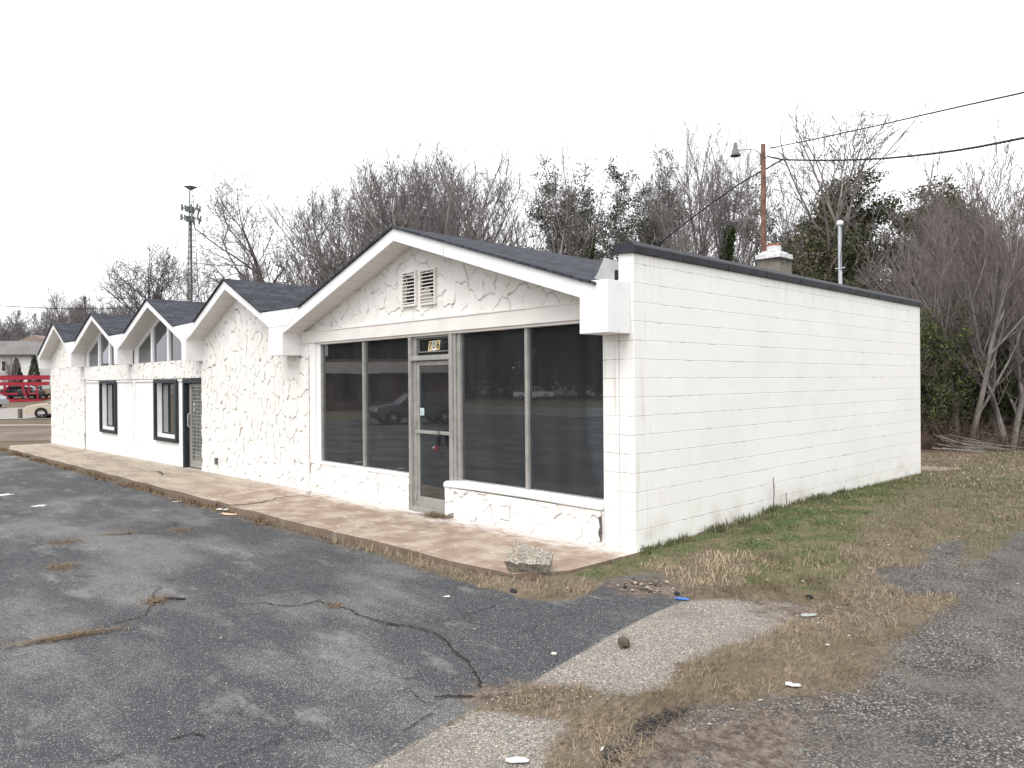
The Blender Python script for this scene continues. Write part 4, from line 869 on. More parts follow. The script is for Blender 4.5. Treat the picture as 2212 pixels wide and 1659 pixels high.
# ------------------------------------------------------------------ trees
def seg_mesh(segs,sides):
    A=np.array([s[0] for s in segs]);Bb=np.array([s[1] for s in segs]);ra=np.array([s[2] for s in segs]);rb=np.array([s[3] for s in segs])
    d=Bb-A;d/=np.linalg.norm(d,axis=1,keepdims=True)+1e-9
    ref=np.where(np.abs(d[:,2:3])<.9,np.array([[0,0,1.]]),np.array([[1.,0,0]]));a=np.cross(d,ref);a/=np.linalg.norm(a,axis=1,keepdims=True);b=np.cross(d,a)
    n=len(A);t=np.arange(sides)*2*math.pi/sides
    ring=a[:,None,:]*np.cos(t)[None,:,None]+b[:,None,:]*np.sin(t)[None,:,None]
    V_=np.concatenate([A[:,None]+ring*ra[:,None,None],Bb[:,None]+ring*rb[:,None,None]],1).reshape(-1,3)
    base=np.arange(n)[:,None]*2*sides;i=np.arange(sides)
    Fq=np.stack([base+i,base+(i+1)%sides,base+(i+1)%sides+sides,base+i+sides],-1).reshape(-1,4)
    return V_,Fq
def grow(seed,H=10,spread=.55,trop=.12,kids=(9,7,6,4),wob=.12,trunkfrac=.35,rad=.16,ratio=(.62,.55,.5,.45),lean=(0,0),multi=1,minr=.006,env=(.26,.42,.60)):
    r=random.Random(seed);segs=[]
    def norm(v):
        l=math.sqrt(v[0]**2+v[1]**2+v[2]**2)+1e-9;return (v[0]/l,v[1]/l,v[2]/l)
    def outside(q):
        z=q[2]-env[2]*H;cxx=lean[0]*q[2]*.75;cyy=lean[1]*q[2]*.75
        e=math.hypot(q[0]-cxx,q[1]-cyy)/(env[0]*H);zz_=z/(env[1]*H)
        a=math.atan2(q[1],q[0]);k=1+.10*math.sin(3*a+seed)+.08*math.sin(7*a+2*seed+q[2])
        return e*e+zz_*zz_>k*k*(.86+.3*r.random())
    def br(p,d,L,rd,lev):
        n=(9,7,5,4,3)[lev];sl=L/n
        nk=kids[lev] if lev<len(kids) else 0
        for i in range(n):
            g=r.gauss;w=wob*(1+.12*lev)
            d=norm((d[0]+g(0,w),d[1]+g(0,w),d[2]+g(0,w)*.6+trop*(1 if lev else .5)))
            q=(p[0]+d[0]*sl,p[1]+d[1]*sl,p[2]+d[2]*sl)
            r2=max(rd*(1-.78*(i+1)/n),minr);r1=max(rd*(1-.78*i/n),minr)
            segs.append((p,q,r1,r2,lev))
            fr_=(i+1)/n
            if ((lev>0 and q[2]>.25*H) or q[2]>.6*H) and outside(q):
                if lev>1: return
                c_=(lean[0]*q[2]*.75-q[0],lean[1]*q[2]*.75-q[1],env[2]*H-q[2]);d=norm((d[0]+c_[0]/H*1.6,d[1]+c_[1]/H*1.6,d[2]+c_[2]/H*.5))
            if nk and (lev>0 or fr_>trunkfrac):
                m=nk/(n if lev else n*(1-trunkfrac));c_=int(m)+(1 if r.random()<m-int(m) else 0)
                for _ in range(c_):
                    a=r.random()*6.283;sp=spread*(.6+.8*r.random())
                    u=norm((d[1]+.01,-d[0],.0));v=norm((d[1]*u[2]-d[2]*u[1],d[2]*u[0]-d[0]*u[2],d[0]*u[1]-d[1]*u[0]))
                    k=(u[0]*math.cos(a)+v[0]*math.sin(a),u[1]*math.cos(a)+v[1]*math.sin(a),u[2]*math.cos(a)+v[2]*math.sin(a))
                    nd=norm((d[0]+k[0]*sp*1.3,d[1]+k[1]*sp*1.3,d[2]+k[2]*sp*1.3))
                    br(q,nd,L*ratio[lev]*(1-.35*fr_)*(.7+.6*r.random()),max(r2*.62,minr),lev+1)
            p=q
    for m in range(multi):
        a=6.283*m/multi+r.random();s=.0 if multi==1 else .16
        br((s*math.cos(a),s*math.sin(a),-.2),norm((lean[0]+s*1.6*math.cos(a),lean[1]+s*1.6*math.sin(a),1)),H*.78*(1 if multi==1 else .8+.3*r.random()),rad*(1 if multi==1 else .7),0)
    return segs
def leaves(cent,rad,n,size,seed,flat=.8,shell=False):
    r=np.random.default_rng(seed);C=np.asarray(cent,float);m=len(C);i=r.integers(0,m,n);rd=np.asarray(rad)[i] if np.ndim(rad) else np.full(n,rad)
    o=r.normal(0,1,(n,3));o/=np.linalg.norm(o,axis=1,keepdims=True);k=r.random(n)**(.33 if not shell else .15);p=C[i]+o*(rd*k)[:,None]*np.array([1,1,flat])
    a=r.normal(0,1,(n,3));a/=np.linalg.norm(a,axis=1,keepdims=True);b=np.cross(a,r.normal(0,1,(n,3)));b/=np.linalg.norm(b,axis=1,keepdims=True)
    s=(size*(.5+r.random(n)))[:,None];V_=np.stack([p-a*s,p+b*s*.6,p+a*s,p-b*s*.6],1).reshape(-1,3)
    return V_,np.arange(4*n).reshape(n,4)
MESH={}
def proto(key,bark,twig,ivy=None,leaf=None,**k):
    segs=grow(**k);t=[s for s in segs if s[4]<=1];c=[s for s in segs if s[4]>1]
    V_,Fq=seg_mesh(t,6);o=npmesh('trunk',V_,Fq,bark,smooth=True);tm=o.data;bpy.data.objects.remove(o)
    V_,Fq=seg_mesh(c,3);o=npmesh('crown',V_,Fq,twig,smooth=True);cm_=o.data;bpy.data.objects.remove(o)
    ms=[('trunk',tm),('crown',cm_)]
    if ivy:
        zmax,rr,nn,sz=ivy;pts=[s[1] for s in t if s[1][2]<zmax];
        if len(pts)<2: pts=[t[0][1],t[1][1]]
        PP=[];
        for s in t:
            if s[0][2]<zmax and s[4]==0: 
                for f in (0,.33,.66): PP.append([s[0][i]+(s[1][i]-s[0][i])*f for i in range(3)])
        rd=[rr*(1.15-.75*max(0,p_[2]/zmax)**2) for p_ in PP]
        V_,Fq=leaves(PP,rd,nn,sz,k['seed'],1.2);o=npmesh('ivy',V_,Fq,IVY);ms.append(('ivy',o.data));bpy.data.objects.remove(o)
    if leaf:
        lm,rr,nn,sz,zmin,lev=leaf;cc=[s[1] for s in segs if s[4]==lev and s[1][2]>zmin]
        V_,Fq=leaves(cc,rr,nn,sz,k['seed']+1,.6);o=npmesh('foliage',V_,Fq,lm);ms.append(('foliage',o.data));bpy.data.objects.remove(o)
    top=float(np.percentile([s[1][2] for s in segs],99.0));MESH[key]=(ms,top)
def put(key,name,x,depth,ytop,lab,cat='tree',group=None,rz=None,sx=1,base=None):
    p=at(x,depth);zb=float(h(p[0],p[1])) if base is None else base
    hz=833.5-.0078*x;Ht=1.8+(hz-ytop)/1599*depth-zb
    ms,top=MESH[key];s=Ht/top;r=empty(name,(p[0],p[1],zb),0);tag(r,lab,cat,group)
    r.scale=(s*sx,s*sx,s);r.rotation_euler=(0,0,(hash((key,x))%628)/100 if rz is None else rz)
    for n,me in ms:
        o=bpy.data.objects.new(n,me);COL.objects.link(o);o.parent=r
    return r
proto('fan1',BARK,TWIG,seed=1,H=12,spread=.62,trop=.13,kids=(15,10,8,6),wob=.055,trunkfrac=.20,rad=.19,ratio=(.66,.52,.42,.40),minr=.0068,env=(.31,.40,.58))
proto('fan2',BARK,TWIG,seed=2,H=12,spread=.70,trop=.11,kids=(13,10,8,6),wob=.07,trunkfrac=.24,rad=.20,ratio=(.68,.54,.42,.40),minr=.0068,env=(.33,.38,.60))
proto('oak',BARKD,TWIG,ivy=(3.4,.36,3600,.06),seed=5,H=11,spread=.85,trop=.06,kids=(9,8,9,6),wob=.13,trunkfrac=.28,rad=.22,ratio=(.72,.62,.5,.42),minr=.007,env=(.42,.36,.63))
proto('round',BARKD,TWIGF,ivy=(7.2,.5,5000,.10),seed=6,H=11,spread=.75,trop=.05,kids=(14,9,8,5),wob=.08,trunkfrac=.25,rad=.2,ratio=(.75,.6,.5,.42),minr=.012,env=(.42,.36,.62))
proto('tall',BARK,TWIG,seed=8,H=14,spread=.36,trop=.08,kids=(11,8,6,3),wob=.07,trunkfrac=.40,rad=.15,minr=.007,env=(.22,.46,.62))
proto('lean',BARK,TWIG,ivy=(5.0,.30,4000,.06),seed=12,H=13,spread=.60,trop=.05,kids=(9,7,5,3),wob=.08,trunkfrac=.42,rad=.25,lean=(.34,0),ratio=(.66,.60,.52,.45),minr=.0125,env=(.36,.46,.62))
proto('ivyt',BARKD,TWIG,ivy=(11.4,.46,13000,.06),seed=17,H=13,spread=.40,trop=.08,kids=(10,8,6,4),wob=.07,trunkfrac=.5,rad=.19,minr=.007,env=(.25,.42,.64))
proto('ivyp',BARKD,TWIG,ivy=(9.5,.36,10000,.06),leaf=(PINEL,.36,6500,.055,7.8,2),seed=23,H=13,spread=.55,trop=.04,kids=(8,7,6,4),wob=.08,trunkfrac=.55,rad=.18,minr=.008,env=(.20,.40,.64))
proto('pine',BARKD,TWIG,leaf=(PINEL,.40,9500,.055,7.0,2),seed=29,H=13,spread=.75,trop=.03,kids=(11,7,5,3),wob=.08,trunkfrac=.52,rad=.16,ratio=(.42,.5,.5,.45),minr=.008,env=(.20,.36,.68))
proto('multi',BARK,TWIGP,seed=31,H=10,spread=.36,trop=.10,kids=(9,7,6,3),wob=.06,trunkfrac=.2,rad=.17,multi=4,minr=.0065,env=(.42,.46,.58))
proto('evg',BARKD,TWIG,leaf=(EVG,.55,60000,.055,.8,2),seed=37,H=9,spread=.6,trop=.06,kids=(14,9,5,3),wob=.10,trunkfrac=.08,rad=.14,minr=.007,env=(.34,.50,.50))
proto('shrub',BARKD,TWIG,leaf=(SHR,.22,26000,.035,.1,2),seed=41,H=4,spread=.6,trop=.08,kids=(14,9,5,2),wob=.12,trunkfrac=.02,rad=.05,multi=3,minr=.004,env=(.5,.55,.5))
proto('dshrub',BARKD,TWIG,leaf=(IVY,.24,26000,.038,.1,2),seed=43,H=4,spread=.6,trop=.08,kids=(14,9,5,2),wob=.12,trunkfrac=.02,rad=.05,multi=3,minr=.004,env=(.5,.55,.5))
TREES=[('fan2','bare_tree',700,52,425,'bare tree behind the right shoulder of the second gable, thin-crowned'),
 ('oak','bare_tree',652,40,405,'wide spreading bare tree with an ivy-clad foot, left of the largest gable'),
 ('fan1','bare_tree',800,46,372,'dense fan-shaped bare tree just left of the largest gable peak'),
 ('fan2','bare_tree',868,44,362,'dense bare tree straight above the peak of the largest gable'),
 ('fan1','bare_tree',945,42,334,'tallest bare tree of the clump right of the largest gable peak'),
 ('fan2','bare_tree',1022,45,352,'round-topped bare tree above the right slope of the largest gable'),
 ('fan1','bare_tree',905,55,368,'bare tree further back behind the largest gable peak, between two nearer crowns'),
 ('fan2','bare_tree',765,54,408,'bare tree further back, left of the dense crowns above the largest gable'),
 ('fan1','bare_tree',990,58,372,'bare tree further back above the upper right slope of the largest gable'),
 ('fan1','bare_tree',1068,50,398,'low bare tree filling the gap right of the clump above the largest gable'),
 ('tall','bare_tree',1195,38,302,'tall open bare tree rising above the middle of the shingled slope'),
 ('fan1','bare_tree',1150,50,400,'thin bare tree behind the tall open one above the shingled slope'),
 ('pine','pine_tree',1225,44,378,'dark round-headed pine, left one of the pair above the shingled slope'),
 ('ivyp','pine_tree',1303,40,376,'dark pine with an ivy-wrapped trunk just left of the white parapet corner'),
 ('pine','pine_tree',1405,48,372,'dark pine above the front end of the black coping'),
 ('tall','bare_tree',1345,52,360,'bare tree between the pines above the parapet corner'),
 ('tall','bare_tree',1462,46,335,'bare tree to the left of the street lamp'),
 ('tall','bare_tree',1515,40,262,'tallest bare tree left of the street lamp, with a thin forked top'),
 ('ivyt','ivy_tree',1562,36,345,'tree with a trunk thickly wrapped in bright ivy, left of the wooden utility pole'),
 ('fan2','bare_tree',1500,54,372,'brownish bare tree low between the dark pine and the ivy-wrapped trunk'),
 ('pine','pine_tree',1640,50,392,'dark pine crown just behind the wooden utility pole'),
 ('fan1','bare_tree',1420,56,385,'bare tree behind the dark pine above the black coping'),
 ('tall','bare_tree',1605,46,305,'bare tree directly behind the street lamp'),
 ('tall','bare_tree',1668,48,345,'bare tree behind the upper part of the wooden utility pole'),
 ('lean','leaning_tree',1688,31,268,'leaning bare tree with an ivy-clad lower trunk, right of the wooden utility pole'),
 ('tall','bare_tree',1800,52,400,'thin bare tree behind the leaning tree'),
 ('evg','evergreen_tree',1868,33,432,'bushy olive-green evergreen right of the white service mast'),
 ('evg','evergreen_tree',1760,30,520,'low bushy evergreen between chimney and white service mast'),
 ('evg','evergreen_tree',1985,34,445,'olive-green evergreen above the far end of the black coping'),
 ('multi','bare_tree',1930,42,400,'thin-stemmed bare tree rising between the two large evergreens'),
 ('multi','bare_tree',2130,26,345,'large many-stemmed bare tree filling the right edge, left one of two'),
 ('multi','bare_tree',2225,24,330,'many-stemmed bare tree cut by the right edge of the photo'),
 ('multi','bare_tree',2040,27,480,'bare tree with slanting pale stems just right of the end of the block wall'),
 ('evg','evergreen_tree',2100,36,520,'dark evergreen behind the bare stems at the right'),
 ('evg','evergreen_tree',2230,34,560,'dark evergreen behind the bare tree at the right edge'),
 ('multi','bare_tree',2085,19.5,470,'grey bare sapling clump leaning over the yellow-green shrub at the right'),
 ('multi','bare_tree',2180,19.2,420,'nearest grey bare stems standing before the dark shrub at the right edge'),
 ('shrub','evergreen_shrub',2032,19.8,690,'yellow-green shrub beside the end of the block wall'),
 ('shrub','evergreen_shrub',2095,21.2,750,'mid-green shrub in the middle of the thicket at the right'),
 ('dshrub','evergreen_shrub',2150,20.2,745,'ivy-green shrub between the two many-stemmed trees'),
 ('dshrub','evergreen_shrub',2215,20.2,690,'tall dark green shrub at the right edge of the photo'),
 ('shrub','evergreen_shrub',2000,23,790,'low yellow-green shrub half hidden by the end of the block wall'),
 ('round','bare_tree',338,92,545,'round-crowned bare tree standing alone left of the lattice tower'),
 ('oak','bare_tree',455,80,575,'small dark ivy-clad tree right of the lattice tower'),
 ('fan1','bare_tree',265,120,632,'low bare tree left of the round-crowned one'),
 ('fan2','bare_tree',140,125,628,'bare tree on the hill left of the far utility post'),
 ('fan1','bare_tree',215,130,640,'bare tree right of the far utility post on the hill')]
for i,(key,nm,x,d,yt,lab) in enumerate(TREES):
    put(key,nm,x,d,yt,lab,'shrub' if 'shrub' in nm else 'tree',rz=(.75 if nm=='leaning_tree' else i*1.37),sx=(.62 if x==455 else .86 if x==652 else 1.15 if key=='multi' else 1.1 if key.startswith('fan') else 1))
def wood(name,rows,lab,seed,mats=(BARKD,TWIGF),leafm=None,nleaf=0,leafsz=.3):
    r=random.Random(seed);sg=[]
    lc=[]
    for (x0,x1,n,d0,d1,y0,y1) in rows:
        for i in range(n):
            x=x0+(x1-x0)*(i+r.random())/n;d=r.uniform(d0,d1);yt=r.uniform(y0,y1);p=at(x,d);zb=float(h(p[0],p[1]));Ht=1.8+(833-yt)/1599*d-zb
            if Ht<1: continue
            s=PROT[r.randrange(len(PROT))];k=Ht/s[1];a=r.random()*6.28;ca,sa=math.cos(a)*k,math.sin(a)*k;V0=s[0]
            V_=np.stack([p[0]+V0[:,0]*ca-V0[:,1]*sa,p[1]+V0[:,0]*sa+V0[:,1]*ca,zb+V0[:,2]*k],-1);sg.append((V_,s[2]))
            lc.append((p[0],p[1],zb+Ht*.45,Ht*.4))
    off=0;Vs=[];Fs=[]
    for V_,Fq in sg: Vs.append(V_);Fs.append(Fq+off);off+=len(V_)
    nt_=off;mi=None
    if leafm:
        L=np.array(lc);V_,Fq=leaves(L[:,:3],L[:,3],nleaf,leafsz,seed,.8);Vs.append(V_);mi=np.concatenate([np.zeros(sum(len(f) for f in Fs),int),np.ones(len(Fq),int)]);Fs.append(Fq+off)
    o=npmesh(name,np.concatenate(Vs),np.concatenate(Fs),[mats[1]]+([leafm] if leafm else []),mi=mi);return tag(o,lab,'wood',kind='stuff')
PROT=[]
for sd_ in (101,102,103):
    g_=grow(seed=sd_,H=10,spread=.5,trop=.10,kids=(11,7,5,3),wob=.07,trunkfrac=.15,rad=.16,minr=.018,env=(.34,.45,.56));V_,Fq=seg_mesh(g_,3);PROT.append((V_,max(s[1][2] for s in g_),Fq))
wood('distant_wood',[(-120,330,55,135,180,650,715),(150,700,22,130,180,655,700),(-120,200,40,125,160,690,730)],'grey mass of leafless trees on the far hill at the left',1)
wood('background_wood',[(1110,1750,10,60,80,530,600),(560,1110,14,60,80,500,590),(1720,2500,30,36,50,500,640),(2240,2700,10,26,34,380,560)],'mass of bare trees deep in the wood behind the building',2,(BARKD,TWIG),EVG,9000,.10)
# undergrowth in front of the wood
def brush(n,x0,x1,d0,d1,hgt,seed,name,lab,mat):
    r=random.Random(seed);sg=[]
    for i in range(n):
        x=r.uniform(x0,x1);d=r.uniform(d0,d1);p=at(x,d);z=float(h(p[0],p[1]));a=r.random()*6.28;t=r.uniform(.2,1.25);L=hgt*(.4+r.random());q=p.copy();q[2]=z
        dv=np.array([math.cos(a)*math.sin(t),math.sin(a)*math.sin(t),math.cos(t)]);rr=.004+.008*r.random()**3
        for j in range(7):
            q2=q+dv*L/7;sg.append((tuple(q),tuple(q2),rr*(1-j*.1),rr*(.9-j*.1)));q=q2;dv=dv+np.array([r.gauss(0,.16),r.gauss(0,.16),r.gauss(-.10,.12)]);dv/=np.linalg.norm(dv)
    V_,Fq=seg_mesh(sg,3);return tag(npmesh(name,V_,Fq,mat),lab,'undergrowth',kind='stuff')
brush(7000,1960,2330,19.0,21.5,1.0,1,'undergrowth','tangle of brown briars and dead stems at the foot of the woods',BRUSH)
brush(1500,1960,2330,20.5,24,5.0,2,'undergrowth','tall thin grey stems standing in the thicket',TWIGP)
brush(3500,1700,2300,30,40,5,3,'undergrowth','grey-brown thicket behind the building roof',TWIG)
mb=MB();rr=random.Random(4)
for i in range(40):
    p=at(2040+rr.gauss(0,14),18.8+rr.gauss(0,.35));a=rr.gauss(.9,.35);L=.7+rr.random();z=float(h(p[0],p[1]))+.03+.4*rr.random()
    mb.tube((p[0],p[1],z),(p[0]+L*math.cos(a),p[1]+L*math.sin(a)*.4,z*.3),.012,.005,4)
tag(mb.build('branch_pile',BARK),'pile of cut pale branches lying in front of the thicket','branches')
# woods and street side behind the camera, seen in the shop glass
def mir(x,d):                      # point that shows at column x in the glass of the front wall
    r=ray(x,829.5);p=EYE+r*d;return np.array([p[0],-p[1],0.])
def place_mir(key,name,x,d,H,lab,rz=0):
    p=mir(x,d);zb=float(h(p[0],p[1]));ms,top=MESH[key];s=H/top;r=empty(name,(p[0],p[1],zb),rz);r.scale=(s*1.3,s*1.3,s);tag(r,lab,'tree')
    for n,me in ms: o=bpy.data.objects.new(n,me);COL.objects.link(o);o.parent=r
for i,(x,d) in enumerate(((560,120),(650,110),(740,125),(830,112),(920,120),(1010,105),(1090,118),(1170,110),(1250,120),(1340,108),(1430,118))):
    place_mir('evg','evergreen_tree',x,d,19+(i*37%5),'big dark evergreen reflected in the shop windows, %s from the left'%('first second third fourth fifth sixth seventh eighth ninth tenth eleventh'.split()[i]),i*1.1)
C_=[];rr_=random.Random(9)
for x in range(520,1520,14):
    p=mir(x,rr_.uniform(122,134));C_.append((p[0],p[1],float(h(p[0],p[1]))+rr_.uniform(1,9)))
V_,Fq=leaves(C_,3.4,40000,.32,5,1.0);tag(npmesh('roadside_thicket',V_,Fq,EVG),'dark thicket across the street, seen only as a reflection in the glass','thicket',kind='stuff')
# ------------------------------------------------------------------ utility pole, lamp, cables
PD=28.
pb=at(1652,PD);zb=float(h(pb[0],pb[1]));zt=1.8+(820.6-312)/1599*PD
up_=empty('utility_pole',(pb[0],pb[1],zb));tag(up_,'brown wooden utility pole rising behind the roof','utility pole')
q=MB();q.tube((0,0,0),(0,0,zt-zb),.125,.088,14);q.build('pole',WOODP,up_,smooth=False)
q=MB();q.box(-.13,-.09,-.05,.05,zt-zb-.75,zt-zb-.35);q.build('bracket',GALV,up_)
L_=-RT;lx=lambda s,z,f=0:(L_[0]*s+FW[0]*f,L_[1]*s+FW[1]*f,z-zb)
zA=1.8+(820.6-324)/1599*PD
lp=empty('street_lamp',(pb[0],pb[1],zb));lp.parent=None;tag(lp,'grey street lamp on a short arm at the top of the wooden pole','street lamp')
q=MB();q.path([lx(.09,zA-.15),lx(.3,zA-.0),lx(.6,zA+.04),lx(.92,zA+.0)],.026,8);q.build('arm',simple('pale_arm',(.55,.55,.52),.5),lp)
hx=lx(1.05,zA);q=MB();q.lathe([(.0,.30),(.055,.30),(.06,.2),(.08,.18),(.085,.05),(.13,.02),(.15,-.12),(.20,-.20),(.19,-.21),(.0,-.2)],(hx[0],hx[1],hx[2]-.02),n=16);q.build('lamp_head',simple('weathered_grey_metal',(.16,.16,.16),.6),lp,smooth=True)
WIRE=simple('black_cable',(.012,.014,.022),.5)
def cable(pts,r,name,lab,twist=0):
    P=[]
    for a,b in zip(pts[:-1],pts[1:]):
        for i in range(8):
            t=i/8;P.append([a[j]+(b[j]-a[j])*t for j in range(3)])
    P.append(list(pts[-1]));xs_=np.array([p[0] for p in P]);
    ys_=np.array([p[1] for p in P]);
    for _ in range(6): ys_[1:-1]=(ys_[:-2]+2*ys_[1:-1]+ys_[2:])/4
    W_=[EYE+ray(x,y)*p[2] for x,y,p in zip(xs_,ys_,P)]
    mb=MB();mb.path(W_,r,6)
    if twist:
        for ph in (0,2.1,4.2):
            Q=[];
            for i in range(len(W_)-1):
                for j in range(6):
                    t=j/6;p=W_[i]*(1-t)+W_[i+1]*t;a=(i*6+j)*.55+ph;Q.append(p+np.array([0,0,math.sin(a)])*twist+FW*math.cos(a)*twist)
            mb.path(Q,r*.8,4)
    return tag(mb.build(name,WIRE),lab,'cable')
cable([(1664,320,28),(1790,294,24),(1900,270,21),(2000,247,18.5),(2110,222,16.5),(2212,200,15),(2330,170,13.5)],.019,'power_cable','thin upper cable running from the pole top to the upper right')
cable([(1658,338,28),(1690,345,27),(1790,347,24),(1905,343,21),(1990,335,19),(2090,322,17),(2212,298,15),(2330,272,13.5)],.019,'power_cable','thick twisted cable running from below the pole top to the right',.014)
cable([(1690,345,27.4),(1658,362,28.2),(1600,395,30),(1540,437,32),(1480,482,34),(1420,530,36)],.028,'power_cable','cable slanting down to the left from the pole in front of the woods')
cable([(1668,318,27.7),(1745,332,31),(1850,345,36)],.007,'power_cable','short thin wire from the pole top in front of the leaning tree')
cable([(-80,655,60),(0,660.5,60),(120,667,62),(240,667,66),(300,663,70)],.035,'power_cable','thin cable crossing the grey hill at the far left')
p=at(191,85);zb=float(h(p[0],p[1]));zt=1.8+(832-640)/1599*85
q=MB();q.tube((0,0,0),(-.35,0,zt-zb),.16,.12,8);q.box(-.5,-.15,-.06,.06,zt-zb-.25,zt-zb-.1);o=q.build('utility_pole',simple('grey_far_pole',(.10,.09,.09),.8));o.location=(p[0],p[1],zb);o.rotation_euler=(0,0,YAW);tag(o,'dark slightly leaning utility post beyond the fourth gable','utility pole')
# ------------------------------------------------------------------ lattice tower
TD=165;p=at(415.5,TD);zb=float(h(p[0],p[1]))
tw=empty('lattice_tower',(p[0],p[1],zb),YAW);tag(tw,'tall thin lattice cell tower with antenna clusters on the skyline','cell tower')
zz=lambda y:1.8+(830.3-y)/1599*TD-zb
STL=simple('weathered_steel',(.13,.15,.15),.6,.2,1)
q=MB();z0,z1=0,zz(413);W0=lambda z:2.1-(1.6)*min(z/zz(470),1)
Lg=[(math.cos(a),math.sin(a)) for a in (.3,2.4,4.5)]
for cx0,cy0 in Lg: q.tube((cx0*W0(0),cy0*W0(0),0),(cx0*W0(z1),cy0*W0(z1),z1),.10,.07,5)
z=0;i=0
while z<z1-1:
    dz=1.25
    for a in range(3):
        b=(a+1)%3;wa,wb=W0(z),W0(z+dz);q.tube((Lg[a][0]*wa,Lg[a][1]*wa,z),(Lg[b][0]*wb,Lg[b][1]*wb,z+dz),.055,.055,3);q.tube((Lg[a][0]*wa,Lg[a][1]*wa,z),(Lg[b][0]*wa,Lg[b][1]*wa,z),.05,.05,3)
    z+=dz
q.build('mast',STL,tw)
q=MB();q.tube((0,0,0),(0,0,zz(470)),.24,.22,6);q.build('cable_run',simple('dark_cables',(.05,.06,.065),.6),tw)
q=MB();zt_=zz(404);
q.add([(-1.7,0,zt_+.25),(1.5,.6,zt_+.1),(.6,-1.3,zt_),(0,0,zt_-.9)],[(0,1,2),(0,3,1),(1,3,2),(2,3,0)]);q.build('top_platform',STL,tw)
for zc,rd,n in ((zz(450),1.9,9),(zz(471),2.05,9)):
    for i in range(n):
        a=6.283*i/n+.3;q=MB();x_,y_=rd*math.cos(a),rd*math.sin(a);q.box(x_-.16,x_+.16,y_-.1,y_+.1,zc-.75+.3*math.sin(i*5),zc+.65+.3*math.sin(i*5));q.tube((0,0,zc),(x_,y_,zc),.05,.05,4);q.build('antenna',STL,tw)
q=MB()
for zc in (zz(450),zz(471)):
    for i in range(9):
        a=6.283*i/9;b=6.283*(i+1)/9;q.tube((1.6*math.cos(a),1.6*math.sin(a),zc-.1),(1.6*math.cos(b),1.6*math.sin(b),zc-.1),.06,.06,4)
    q.box(-.5,.5,-.5,.5,zc-.9,zc+.4)
q.build('antenna_ring',STL,tw)
